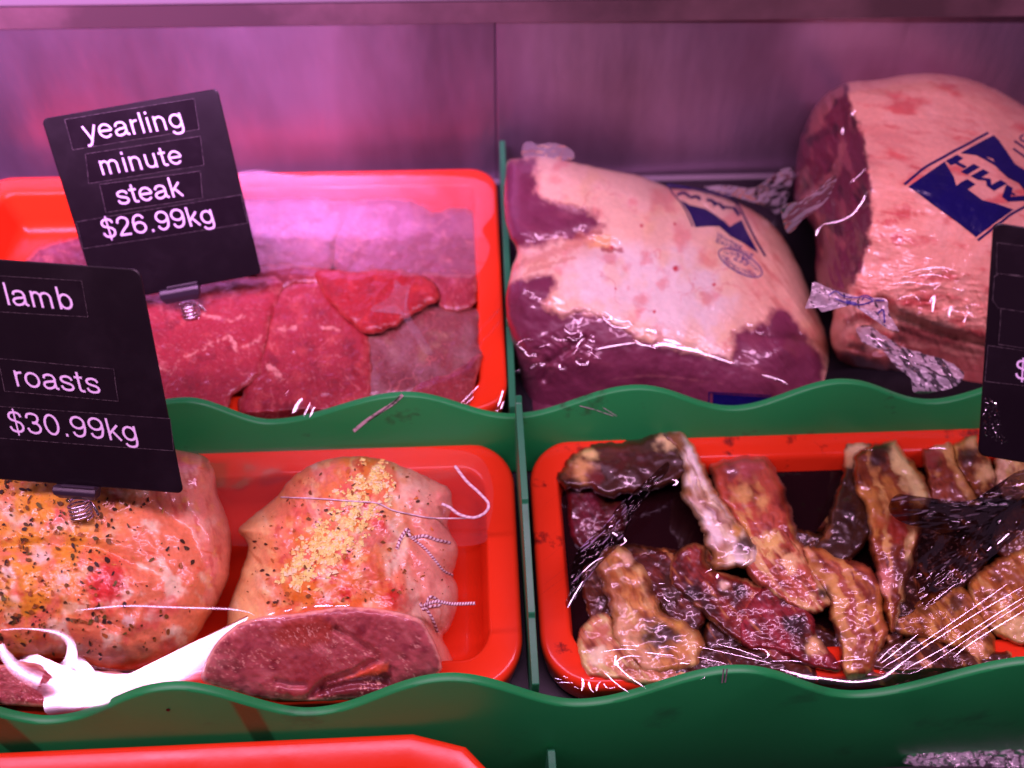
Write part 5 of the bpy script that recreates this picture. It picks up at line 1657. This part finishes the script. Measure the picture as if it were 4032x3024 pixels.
sheet('film_sheet', px('C', [(-120, 75), (300, 68), (800, 66), (1200, 68), (1390, 90), (1480, 150), (1490, 300), (1420, 400), (1465, 500), (1440, 600), (1370, 690), (1240, 700), (1060, 688), (940, 690), (850, 655), (640, 668), (520, 655), (430, 640), (230, 640), (40, 655), (-120, 620)]), hz, M['film_hazy'], f1)
sheet('film_sheet', px('C', [(875, 708), (925, 752), (975, 740), (945, 820), (980, 950), (1050, 1060), (1112, 1172), (1055, 1165), (1000, 1075), (930, 960), (880, 870), (740, 908), (730, 885), (830, 830), (870, 765)]), lambda u, v: tc(u, v, 0.0565)-0.0003*uvn(u, v, 30, 97, 3), M['film_hazy'], f1, jit=2)  # star of milky film stands for a reflected highlight
ribbons('film_fold_glint', [([(1300, 1155), (1420, 1010), (1535, 885)], 9, .056, dict(lamp='rear')), ([(1365, 1170), (1460, 1050), (1545, 955)], 8, .056, dict(lamp='rear')), ([(1145, 1155), (1190, 1095)], 5, .056, dict(lamp='rear')),
                      ([(1440, 1220), (1500, 1130)], 4, .056, dict(lamp='rear')), ([(240, 1545), (270, 1490), (300, 1450)], 22, .058), ([(310, 1560), (350, 1480)], 7, .058), ([(350, 1565), (376, 1502)], 8, .058),
                      ([(190, 1440), (215, 1400)], 4, .058), ([(1290, 1480), (1340, 1430), (1400, 1370)], 5, .057), ([(1300, 1500), (1370, 1440)], 4, .057)], M['film_strong'], f1, 'C')
ribbons('film_glint', [([(1520, 1500), (1535, 1450), (1550, 1400)], 6, .052), ([(1535, 1520), (1555, 1470)], 5, .052), ([(1505, 1520), (1520, 1535)], 6, .052)], M['film_strong'], f1, 'C')

# film over the lamb tray: taut at the back, lamp glare shaped in bowed film along the front
f2 = thing('cling_film', pos(np.array(900.), np.array(2500.), tc(np.array(900.), np.array(2500.), 0.05)), 'clear cling film over the lamb tray shaped into a white lamp glare at the front', 'cling film', 'cling film on the trays')
mirror_sheet('film_fold_glint', px('P', [(4, 1390), (22, 1398), (50, 1432), (90, 1455), (125, 1460), (150, 1440), (158, 1412), (172, 1420), (190, 1442), (250, 1452), (330, 1448), (400, 1432), (450, 1408), (500, 1372), (548, 1331), (520, 1385), (470, 1440), (430, 1466), (380, 1464), (330, 1482), (270, 1510), (205, 1535), (110, 1538), (100, 1500), (60, 1465), (25, 1425)]), .047, M['film_glare'], f2, centre=(230*1.8228, 1480*1.8228))
ribbons('film_fold_glint', [
    ([(880, 1295), (1000, 1240), (1120, 1165), (1240, 1090), (1340, 1020), (1410, 982)], [50, 46, 38, 28, 18, 6], .083, dict(m=8, wob=0.002)),
    ([(330, 1300), (385, 1255), (408, 1190), (398, 1125), (345, 1078), (270, 1058), (180, 1048)], [40, 36, 30, 24, 18, 12, 6], .082, dict(m=8, wob=0.002, anchor=0.0, curl=0.05)),
    ([(2, 1135), (30, 1195), (80, 1260), (150, 1310), (230, 1345)], [18, 32, 42, 50, 56], .074, dict(m=8, wob=0.002, anchor=1.0, curl=0.04)),
    ([(0, 1056), (90, 1047), (180, 1048), (240, 1054)], 8, .084),
    ([(425, 945), (600, 925), (750, 917), (950, 924), (1150, 930), (1300, 935), (1400, 950), (1445, 970)], 9, .090, dict(wob=0.002))], M['film_glare'], f2, 'F')
sheet('film_sheet', px('G', [(-200, 105), (300, 98), (900, 88), (1400, 92), (1690, 130), (1780, 260), (1790, 420), (1760, 560), (1700, 640), (1200, 655), (700, 652), (300, 648), (-60, 640)]), lambda u, v: tc(u, v, 0.0305)-0.004*sstep(1780, 2000, v)-0.0005*uvn(u, v, 160, 98, 2), M['film_veil'], f2)  # faint milky tint stands for the sheen over the back
ribbons('film_glints', [([(515, 1040), (550, 1028)], 12, .0815), ([(600, 1020), (650, 1010)], 9, .0815), ([(700, 1003), (735, 998)], 8, .0815), ([(770, 992), (840, 988), (880, 990)], 20, .0815), ([(890, 990), (980, 988)], 9, .0815), ([(420, 1075), (520, 1062), (620, 1058)], 4, .0815)], M['film_strong'], f2, 'G')

# film over the ribs: sauce-smeared twisted corner, dark crumpled bundle, pleats as strips shaped to lamp streaks
f3 = thing('cling_film', pos(np.array(3300.), np.array(2300.), tc(np.array(3300.), np.array(2300.), 0.05)), 'crumpled cling film over the rib tray, twisted, smeared with sauce and pleated in bright streaks', 'cling film', 'cling film on the trays')
sheet('film_twist', px('H', [(832, 245), (838, 292), (770, 372), (690, 470), (625, 560), (595, 640), (550, 725), (480, 795), (405, 875), (345, 965), (272, 1072), (255, 1040), (285, 960), (290, 860), (320, 760), (410, 660), (490, 590), (550, 500), (640, 415), (745, 318)]), crumple(.047, .0014, 60, 5, ang=-0.75, st=4), M['film_dark'], f3, jit=3, res=5)
sheet('film_bundle', px('I', [(690, 545), (735, 480), (830, 488), (1000, 513), (1150, 508), (1290, 450), (1370, 365), (1520, 330), (1520, 440), (1420, 490), (1260, 600), (1100, 710), (1000, 700), (900, 665), (800, 645), (720, 605)]), crumple(.052, .0018, 90, 6, ang=-0.15, st=4.0), M['film_dark'], f3, jit=3, res=5)
sheet('film_bundle', px('I', [(860, 700), (1000, 690), (1180, 640), (1380, 520), (1480, 480), (1480, 620), (1300, 780), (1120, 930), (960, 1060), (880, 1080), (840, 960), (850, 820)]), crumple(.050, .0016, 90, 8, ang=-0.7, st=3.0), M['film_dark'], f3, jit=3, res=6)
rs = []
for pts, w in (([(632, 1385), (690, 1330), (742, 1290)], 9), ([(645, 1400), (700, 1360), (850, 1240)], 12), ([(638, 1452), (665, 1420), (800, 1335), (1060, 1160), (1348, 958)], 9), ([(640, 1455), (700, 1440), (900, 1300), (1200, 1110), (1440, 970)], 10),
               ([(765, 1452), (800, 1420), (1000, 1310), (1250, 1150), (1440, 1030)], 11), ([(770, 1460), (850, 1440), (1000, 1350), (1220, 1200), (1440, 1060)], 7), ([(1040, 1368), (1110, 1310), (1240, 1225), (1440, 1105)], 13), ([(930, 1065), (1000, 1010), (1055, 965)], 6),
               ([(1280, 750), (1320, 715), (1345, 690)], 16), ([(1225, 785), (1250, 765)], 14), ([(100, 1432), (220, 1465), (340, 1482), (500, 1500), (640, 1482), (700, 1450), (770, 1400)], 26), ([(190, 1470), (250, 1480), (312, 1488)], 14),
               ([(45, 1388), (150, 1385), (220, 1390)], 7), ([(380, 1400), (440, 1385), (560, 1375)], 6), ([(915, 232), (960, 225), (1005, 232)], 7), ([(520, 228), (570, 238), (600, 240)], 9), ([(470, 205), (455, 225)], 6)):
    rs.append((pts, w*1.15, .053, dict(m=4, wob=0.001)))
ribbons('film_pleat_glint', rs, M['film_strong'], f3, 'I')
rs = []
for pts, w in (([(478, 1440), (540, 1500), (615, 1556)], 11), ([(690, 1352), (620, 1345), (560, 1365), (548, 1395), (600, 1450), (660, 1495), (712, 1530)], 12), ([(455, 1325), (560, 1308), (670, 1312)], 8), ([(570, 1285), (670, 1290)], 5), ([(998, 1290), (1200, 1335), (1440, 1392)], 8),
               ([(1110, 1278), (1240, 1310), (1370, 1358)], 8), ([(1000, 1350), (1080, 1370), (1165, 1390)], 7), ([(780, 1305), (830, 1290), (890, 1300)], 6), ([(1320, 1305), (1385, 1310), (1408, 1345), (1385, 1365)], 6), ([(700, 1325), (790, 1335), (870, 1345)], 12),
               ([(900, 1385), (960, 1390)], 14), ([(540, 1340), (535, 1400)], 5), ([(1020, 1480), (1180, 1395)], 3), ([(350, 870), (420, 810), (470, 785)], 8), ([(265, 1075), (300, 1010), (355, 920)], 8), ([(860, 345), (885, 350), (885, 372), (860, 375)], 8), ([(590, 670), (595, 700), (560, 722)], 6),
               ([(1120, 880), (1115, 905)], 8), ([(1255, 835), (1300, 805)], 8), ([(1050, 870), (1090, 850)], 8), ([(780, 935), (815, 935)], 7), ([(815, 1010), (830, 1030), (850, 1035)], 7), ([(790, 1170), (830, 1175)], 7), ([(520, 640), (550, 665)], 12), ([(500, 615), (530, 600)], 8)):
    rs.append((pts, w*1.05, .051, dict(m=4, wob=0.001)))
rg = np.random.default_rng(12)
for k in range(24):
    x, y = rg.uniform(90, 420), rg.uniform(300, 1050)
    L_ = rg.uniform(80, 420)
    rs.append(([(x, y), (x+L_*0.40, y-L_*0.31), (x+L_*0.8, y-L_*0.62)], rg.uniform(1.0, 2.4), .048, dict(m=2, lamp='rear', wob=0.01)))
ribbons('film_pleat_glint', rs, M['film_strong'], f3, 'H')
gl = [[(350, 1470), (355, 1510), (345, 1545)], [(385, 1490), (400, 1540), (420, 1555)], [(430, 1545), (440, 1505), (460, 1490)], [(470, 1500), (490, 1530)], [(500, 1530), (540, 1525)], [(190, 1470), (230, 1480)], [(210, 1500), (250, 1495), (300, 1500)], [(240, 1460), (270, 1470)], [(300, 1520), (330, 1530)], [(395, 1475), (420, 1470)]]
ribbons('film_glint', [(q, 7, .034, dict(m=3, wob=0.02)) for q in gl], M['film_strong'], f3, 'H')

# strips shaped as film highlights, and loose bag ends of the wrapped joints
lift1 = lambda k: (lambda u, v: float(R1.t(np.array([u]), np.array([v]))[0])-k)
lift2 = lambda k: (lambda u, v: float(R2.t(np.array([u]), np.array([v]))[0])-k)
rs = []
for pts, w in (([(590, 1246), (680, 1228), (760, 1215), (830, 1206)], 13), ([(830, 1206), (900, 1222), (960, 1235)], 12), ([(940, 1222), (1010, 1215), (1080, 1232)], 40), ([(1000, 1185), (1040, 1195), (1100, 1215)], 24), ([(1070, 1230), (1160, 1245), (1230, 1265)], 34), ([(1210, 1262), (1300, 1290), (1360, 1310), (1418, 1328)], 15),
               ([(632, 1030), (655, 1028), (688, 1052), (680, 1070), (650, 1062), (634, 1042)], 7), ([(650, 1070), (700, 1105), (760, 1118), (810, 1105)], 8), ([(690, 1060), (750, 1080), (790, 1078), (815, 1110)], 6), ([(890, 1132), (925, 1130), (955, 1150)], 24), ([(1490, 1088), (1505, 1102), (1540, 1105)], 8), ([(1545, 1135), (1570, 1150), (1595, 1153)], 11),
               ([(1585, 1398), (1640, 1412), (1690, 1425), (1734, 1455)], 8), ([(830, 1185), (870, 1225)], 6)):
    rs.append((pts, w*1.1, lift1(.0022), dict(m=5, wob=0.006)))
sq = [[(130, 1220), (150, 1195), (200, 1185), (240, 1195)], [(135, 1225), (170, 1250), (200, 1285), (235, 1265)], [(410, 1125), (440, 1150), (480, 1145)], [(430, 1170), (470, 1190), (510, 1165), (500, 1140)], [(330, 1165), (380, 1190), (430, 1185)], [(480, 1235), (500, 1205), (530, 1175)], [(455, 1280), (480, 1250), (500, 1240)],
      [(520, 1215), (550, 1225), (580, 1245)], [(480, 1310), (490, 1330), (540, 1335), (550, 1310)], [(550, 1250), (590, 1280), (630, 1305)], [(385, 1330), (380, 1350), (400, 1365), (415, 1350)], [(270, 1345), (300, 1330)], [(210, 1360), (240, 1335), (285, 1325)], [(130, 1370), (148, 1385)], [(555, 1190), (590, 1200)], [(490, 1300), (520, 1305)], [(225, 1290), (245, 1275)], [(570, 1165), (585, 1170)], [(260, 1230), (310, 1215), (350, 1225)]]
for i, pts in enumerate(sq):
    rs.append((pts, 3+2.5*(i % 3), lift1(.0030), dict(m=4, wob=0.015)))
ribbons('film_fold_glint', rs, M['film_strong'], w1, 'D')
rs = []
for k in range(22):
    x, y = rg.uniform(520, 1080), rg.uniform(950, 1170)
    a = rg.normal(0.12, 0.35)
    L_ = rg.uniform(16, 60)
    rs.append(([(x, y), (x+L_*0.5*math.cos(a), y+L_*0.5*math.sin(a)-rg.uniform(-4, 6)), (x+L_*math.cos(a), y+L_*math.sin(a))], rg.uniform(3, 7), lift2(.0035), dict(m=3, wob=0.01)))
for pts, w in (([(740, 975), (830, 955), (900, 952), (960, 965)], 7), ([(790, 990), (860, 985), (930, 1000)], 6), ([(660, 1030), (740, 1020), (830, 1030), (900, 1020)], 5), ([(690, 1100), (760, 1080), (800, 1110)], 6), ([(840, 1120), (865, 1080), (855, 1160)], 6), ([(930, 1180), (945, 1130)], 6), ([(1000, 1210), (1015, 1170)], 5), ([(475, 245), (495, 215)], 7), ([(435, 330), (440, 300)], 6), ([(820, 905), (850, 912)], 5)):
    rs.append((pts, w, lift2(.0035), dict(m=3, wob=0.008)))
ribbons('film_fold_glint', rs, M['film_strong'], w2, 'E')
yk = lambda y0: (lambda u, v: ty(u, v, y0))
sheet('bag_tail', px('E', [(500, 1235), (555, 1222), (620, 1262), (720, 1325), (900, 1380), (1000, 1440), (970, 1500), (865, 1532), (770, 1535), (755, 1470), (685, 1412), (620, 1340), (530, 1300)]), crumple(lambda u, v: ty(u, v, 0.1)*(0.181-0.034*np.clip((v-1290)/250, 0, 1)+0.16326481)/(0.1+0.16326481), .0018, 60, 11, ang=0.5, st=1.8), M['film_milky'], w2, jit=6, res=4.5)
ribbons('film_glint', [(q, 6, yk(.165), dict(m=3, wob=0.02)) for q in ([(540, 1265), (580, 1285), (640, 1290)], [(690, 1350), (740, 1380)], [(720, 1340), (800, 1385), (840, 1390)], [(880, 1430), (900, 1450)], [(900, 1405), (940, 1440)], [(780, 1500), (800, 1470)], [(600, 1300), (620, 1320)], [(860, 1500), (880, 1510)])], M['film_strong'], w2, 'E')
sheet('bag_tail', px('E', [(262, 1142), (285, 1080), (300, 1020), (360, 1042), (420, 1062), (500, 1085), (580, 1092), (640, 1102), (655, 1170), (700, 1250), (650, 1240), (590, 1165), (500, 1135), (430, 1112), (380, 1100), (345, 1160), (310, 1130)]), crumple(lambda u, v: ty(u, v, 0.1)*(0.184-0.020*np.clip((v-1100)/200, 0, 1)+0.16326481)/(0.1+0.16326481), .0012, 50, 12), M['film_milky'], w2, jit=3, res=4.5)
sheet('bag_tail', px('E', [(150, 670), (230, 640), (310, 600), (395, 520), (402, 560), (350, 650), (250, 730), (180, 790)]), crumple(yk(.242), .0012, 50, 13, ang=-0.6, st=3), M['film_crumple'], w2, jit=4, res=5)
ribbons('film_fold_glint', [([(345, 750), (420, 735), (480, 705), (530, 640), (555, 590)], 10, yk(.228), dict(wob=0.01)), ([(310, 805), (325, 770), (345, 752)], 7, yk(.228)), ([(400, 500), (350, 560), (260, 620)], 9, yk(.25), dict(lamp='rear', wob=0.01)), ([(480, 800), (550, 690)], 5, yk(.226)), ([(470, 560), (545, 490)], 4, yk(.236))], M['film_strong'], w2, 'E')
sheet('bag_tail', px('N', [(740, 285), (1000, 262), (1350, 300), (1550, 200), (1690, 90), (1850, 30), (1895, 80), (1855, 350), (1705, 640), (1600, 570), (1400, 490), (1100, 410), (850, 335)]), crumple(yk(.325), .0018, 60, 14), M['film_milky'], w1, jit=5, res=5)
sheet('bag_tail', px('D', [(165, 104), (160, 60), (175, 20), (215, 10), (250, 28), (330, 18), (400, 34), (462, 66), (452, 118), (300, 112)]), crumple(yk(.322), .0018, 60, 15), M['film_crumple'], w1, jit=5, res=5)
E_ = lambda *p: px('E', p)


class Flat:                                     # depth of the printed bag end
    def __init__(s, f): s.f = f
    def t(s, u, v): return s.f(np.asarray(u, float), np.asarray(v, float))


decal_from_tris('printed_band', *join([stroke_tris(E_((370, 1082), (405, 1062), (440, 1085), (500, 1092), (545, 1082), (585, 1102)), 5), stroke_tris(E_((400, 1095), (450, 1115), (520, 1125), (580, 1108)), 6), stroke_tris(E_((450, 1112), (500, 1122)), 14), stroke_tris(E_((525, 1105), (540, 1090), (575, 1105)), 5), stroke_tris(E_((590, 1105), (632, 1106)), 6), stroke_tris(E_((600, 1165), (625, 1150), (632, 1210)), 7)]), Flat(crumple(lambda u, v: ty(u, v, 0.1)*(0.183-0.020*np.clip((v-1100)/200, 0, 1)+0.16326481)/(0.1+0.16326481), .0012, 50, 12)), M['bright_ink'], w2)

# loose crumpled film on the base shelf, lower right
cf3 = sheet('crumpled_film', px('K', [(1715, 520), (1760, 485), (1900, 478), (1960, 430), (2060, 395), (2180, 385), (2260, 380), (2260, 530), (2000, 535), (1800, 535)]), crumple(lambda u, v: tc(u, v, -0.066), .003, 60, 21), M['film_milky'], None, jit=6, res=5)
tag(cf3, 'small heap of crumpled clear film in the bottom right corner, against the green strip', 'cling film')

# ------------------------------------------------------------------ price tags on springs
def make_tag(label, crop, corners, tbot, stickers, lines, clip_c, clip_w, clip_h, spring=None, frost=None):
    C = px(crop, corners)                        # TL, TR, BR, BL
    d = ray(C[:, 0], C[:, 1])
    Mx = np.stack([-d[1], d[2], -d[3]], -1)
    k = np.linalg.solve(Mx, -d[0])
    ts = np.concatenate([[1], k])
    ts *= tbot/((ts[2]+ts[3])/2)
    TL, TR, BR, BL = CAMP+d*ts[:, None]
    ea, eb = TR-TL, BL-TL
    w, h = np.linalg.norm(ea), np.linalg.norm(eb)
    nrm = np.cross(eb, ea); nrm /= np.linalg.norm(nrm)
    if nrm@(CAMP-TL) < 0:
        nrm = -nrm
    root = thing('price_tag', (BL+BR)/2, label, 'price tag', 'black price tags on spring clips')
    r = 0.0030
    pts = rrect(0, w, 0, h, r, 6)
    th = 0.0011
    V, Fs = [], []
    for (ins, off) in ((0.0006, -th), (0, -th+0.0003), (0, -0.0003), (0.0005, 0)):
        for (x, y) in rrect(ins, w-ins, ins, h-ins, r, 6):
            V.append(TL+ea*(x/w)+eb*(y/h)+nrm*off)
    n = len(pts)
    for i in range(3):
        for j in range(n):
            a, b2 = i*n+j, i*n+(j+1) % n
            Fs.append((a, b2, b2+n, a+n))
    Fs += [tuple(range(n))[::-1], tuple(range(3*n, 4*n))]
    card = mesh_obj('card', np.array(V), Fs, M['black'], root, False)

    def on(uv, lift):
        R = ray(uv[:, 0], uv[:, 1])
        t = ((TL-CAMP)@nrm)/(R@nrm)
        return CAMP+R*t[:, None]+nrm*lift
    for q in stickers:
        qq = px(crop, q)
        P = on(qq, 0.00015)
        tp = mesh_obj('label_tape', P, [tuple(range(len(P)))], M['tape'], root, False)
        parts = []
        rr_ = np.random.default_rng(int(abs(qq[0, 0]))+3)
        for i in range(len(qq)):
            a, b2 = qq[i], qq[(i+1) % len(qq)]
            parts.append(stroke_tris([a, (a+b2)/2+rr_.normal(size=2)*0.8, b2], 2.2, 12))
        uv, tr = join(parts)
        mesh_obj('tape_edge', on(np.array(uv), 0.00026), [tuple(f) for f in tr], M['tape_edge'], tp, False)
    for (body, a, b2, rise) in lines:
        A2 = px(crop, [a, b2])
        st = stroke_text(body)
        x0 = min(q[0][:, 0].min() for q in st); x1 = max(q[0][:, 0].max() for q in st)
        dd = (A2[1]-A2[0])/(x1-x0)
        # the letters' own upright direction follows the side edge of the card
        upd = (C[0]-C[3])/np.linalg.norm(C[0]-C[3])*np.linalg.norm(dd)*(h/w)/(np.linalg.norm(C[0]-C[3])/np.linalg.norm(C[1]-C[0]))*rise
        upd = upd*(np.linalg.norm(C[0]-C[3])/np.linalg.norm(C[1]-C[0]))**2/(h/w)**2
        Vs, Fs2 = [], []
        for (uv, tr, k) in st:
            q = A2[0]+(uv[:, :1]-x0)*dd+uv[:, 1:]*upd
            o_ = len(Vs)
            Vs += list(on(q, 0.00032+k*0.00004))
            Fs2 += [tuple(i+o_ for i in f) for f in tr]
        mesh_obj('lettering', np.array(Vs), Fs2, M['letter'], root, False)
    s = tbot/FPX                                 # metres per photo pixel at the tag
    if clip_c is not None:
        cc = on(px(crop, [clip_c]), 0)[0]
        a_ = ea/w; b_ = eb/h
        sc = CROPS[crop][2]
        W, Hh = clip_w/sc*s, clip_h/sc*s
        bm = bmesh.new()
        prof = [(-0.0035, -0.55), (0.0025, -0.55), (0.0038, -0.25), (0.0036, 0.1), (0.0022, 0.5), (-0.003, 0.5)]
        rows = []
        for (x, sh) in ((-0.5, 1.0), (0.5, 1.0)):
            rows.append([bm.verts.new(cc+a_*W*x*(1.0 if p[1] < 0.2 else 0.82)+b_*Hh*p[1]+nrm*p[0]) for p in prof])
        m_ = len(prof)
        for j in range(m_):
            bm.faces.new([rows[0][j], rows[0][(j+1) % m_], rows[1][(j+1) % m_], rows[1][j]])
        bm.faces.new(rows[0]); bm.faces.new(rows[1][::-1])
        bevel(bm, 0.0005, 2)
        clip = bm_obj('clip', bm, M['clip'], root)
        # raised lip of the clip in front of the card
        bm = bmesh.new()
        vs = []
        for x in (-0.36, 0.62):
            for y in (-0.75, -0.5):
                for z in (0.0012, 0.0032):
                    vs.append(bm.verts.new(cc+a_*W*x*0.8+b_*Hh*y+nrm*z))
        for f in ((0, 1, 3, 2), (4, 6, 7, 5), (0, 4, 5, 1), (2, 3, 7, 6), (0, 2, 6, 4), (1, 5, 7, 3)):
            bm.faces.new([vs[i] for i in f])
        bevel(bm, 0.0004, 2)
        bm_obj('clip_lip', bm, M['clip'], clip)
        if spring:
            (sx, sy), sr, sh, arm = spring
            P0 = on(px(crop, [(sx, sy)]), 0)[0]-nrm*0.0005
            dn = b_+np.array([0, 0, -0.15]); dn /= np.linalg.norm(dn)
            ax1 = np.cross(dn, nrm); ax1 /= np.linalg.norm(ax1)
            ax2 = np.cross(dn, ax1)
            R_, Ht = sr/sc*s, sh/sc*s
            q = np.linspace(0, 1, 220)
            an = q*2*math.pi*4.6
            X = P0+dn*(q*Ht)[:, None]+R_*(ax1*np.cos(an)[:, None]+ax2*np.sin(an)[:, None])
            tube('spring', X, Ht/4.6*0.36, M['wire'], clip, 8)
            if arm:
                U = px(crop, arm)
                R = ray(U[:, 0], U[:, 1])
                t = ((P0-nrm*0.002-CAMP)@nrm)/(R@nrm)
                tube('spring_arm', catmull(CAMP+R*t[:, None], 24, False), Ht/4.6*0.36, M['wire'], clip, 8)
    if frost is not None:
        F_ = px(crop, frost)
        rr_ = np.random.default_rng(5)
        Vs, Fs = [], []
        cnt = 0
        while cnt < 210:
            u = rr_.uniform(F_[:, 0].min(), F_[:, 0].max()); v = rr_.uniform(F_[:, 1].min(), F_[:, 1].max())
            if not inside(F_, np.array([u]), np.array([v]))[0]:
                continue
            k_ = 5
            an = rr_.uniform(0, 6.28)+np.arange(k_)*2*math.pi/k_
            rad = rr_.uniform(0.8, 5.0)
            uv = np.stack([u+rad*np.cos(an)*rr_.uniform(0.5, 1.3, k_), v+rad*np.sin(an)*rr_.uniform(0.5, 1.3, k_)], -1)
            P = on(uv, 0.00035)+nrm*rr_.uniform(0, 0.0006, (k_, 1))
            Fs.append(tuple(range(len(Vs), len(Vs)+k_)))
            Vs += list(P)
            cnt += 1
        fo = mesh_obj('moisture', np.array(Vs), Fs, M['film_strong'], root, False)
        fo['kind'] = 'stuff'
    return ts, w, h


tA = float(tc(np.array(729.), np.array(1248.), 0.052))*0.985
_ = make_tag('tilted black price tag reading yearling minute steak, stuck in the steak tray', 'A', [(300, 310), (1578, 88), (1898, 1437), (716, 1654)], tA,
             [[(470, 315), (1412, 162), (1447, 385), (530, 535)], [(620, 565), (1455, 435), (1482, 645), (645, 780)], [(725, 785), (1455, 688), (1472, 885), (770, 990)], [(552, 1058), (1752, 860), (1802, 1065), (602, 1252)]],
             [('yearling', (622, 472), (1340, 372), 1.0), ('minute', (748, 718), (1336, 634), 1.0), ('steak', (866, 936), (1338, 868), 1.0), ('$26.99kg', (762, 1178), (1562, 1066), 1.0)],
             (1318, 1582), 285, 100, ((1365, 1650), 62, 118, [(1420, 1640), (1460, 1670), (1500, 1720), (1520, 1760)]))
tB = float(RM.t(np.array([298.]), np.array([2045.]))[0])*0.985
_ = make_tag('black price tag reading lamb roasts, cut by the left edge of the photo', 'S', [(-262, 1003), (548, 1061), (721, 1944), (-34, 1886)], tB,
             [[(px('B', [(-60, 160)])[0]), px('B', [(500, 195)])[0], px('B', [(540, 415)])[0], px('B', [(-60, 380)])[0]], [px('B', [(-10, 668)])[0], px('B', [(697, 733)])[0], px('B', [(725, 930)])[0], px('B', [(30, 868)])[0]], [px('B', [(-80, 955)])[0], px('B', [(1040, 1036)])[0], px('B', [(1062, 1232)])[0], px('B', [(-60, 1150)])[0]]],
             [('lamb', px('B', [(52, 342)])[0], px('B', [(458, 374)])[0], 1.0), ('roasts', px('B', [(108, 838)])[0], px('B', [(622, 886)])[0], 1.0), ('$30.99kg', px('B', [(70, 1118)])[0], px('B', [(848, 1178)])[0], 1.0)],
             px('F', [(445, 270)])[0], 170, 48, (px('F', [(440, 325)])[0], 38, 76, [px('F', [(490, 325)])[0], px('F', [(520, 335)])[0], px('F', [(545, 370)])[0], px('F', [(562, 405)])[0]]))
tC = 0.352
_ = make_tag('black price tag at the right edge showing only a dollar sign', 'S', [(3914, 874), (4744, 1010), (4613, 1918), (3853, 1793)], tC,
             [[px('Q', [(240, 175)])[0], px('Q', [(600, 222)])[0], px('Q', [(600, 405)])[0], px('Q', [(236, 375)])[0]], [px('Q', [(222, 395)])[0], px('Q', [(255, 375)])[0], px('Q', [(600, 425)])[0], px('Q', [(600, 650)])[0], px('Q', [(245, 600)])[0], px('Q', [(210, 550)])[0]], [px('Q', [(265, 605)])[0], px('Q', [(600, 655)])[0], px('Q', [(600, 890)])[0], px('Q', [(248, 838)])[0]], [px('Q', [(180, 845)])[0], px('Q', [(600, 905)])[0], px('Q', [(600, 1130)])[0], px('Q', [(160, 1080)])[0]]],
             [('$', px('Q', [(356, 1062)])[0], px('Q', [(446, 1074)])[0], 1.0)], None, 0, 0, None, px('Q', [(150, 1190), (230, 1190), (260, 1300), (270, 1420), (330, 1470), (250, 1490), (200, 1440), (140, 1440)]))

# ------------------------------------------------------------------ scuffs on the green strips
def scuff(name, strokes, yb, mat, parent):
    uv, tr = join(strokes)
    uv = np.array(uv)
    t = ty(uv[:, 0], uv[:, 1], yb-0.0049)
    mesh_obj(name, pos(uv[:, 0], uv[:, 1], t), [tuple(f) for f in tr], mat, parent, False)


scuff('scratch', [stroke_tris(px('C', [(925, 1428), (870, 1480), (790, 1530), (700, 1590), (620, 1655)]), 13, 30), stroke_tris(px('C', [(905, 1440), (840, 1500), (700, 1600)]), 4, 20)], 0.143, M['scratch'], strip_up)
scuff('scratch', [stroke_tris(px('D', [(500, 1580), (580, 1600), (700, 1640)]), 2.5, 12), stroke_tris(px('D', [(640, 1590), (720, 1640)]), 2, 10)], 0.143, M['scratch'], strip_up)
scuff('scratch', [stroke_tris(px('K', [(985, 138), (982, 165), (978, 197)]), 6, 12), stroke_tris(px('K', [(999, 138), (996, 165), (991, 195)]), 6, 12)], 0.0, M['scratch'], strip_low)
scuff('dirt_speck', [fill_polys([px('J', [(688, 308), (700, 304), (708, 310), (700, 318), (690, 316)])])], 0.0, M['herb'], strip_low)
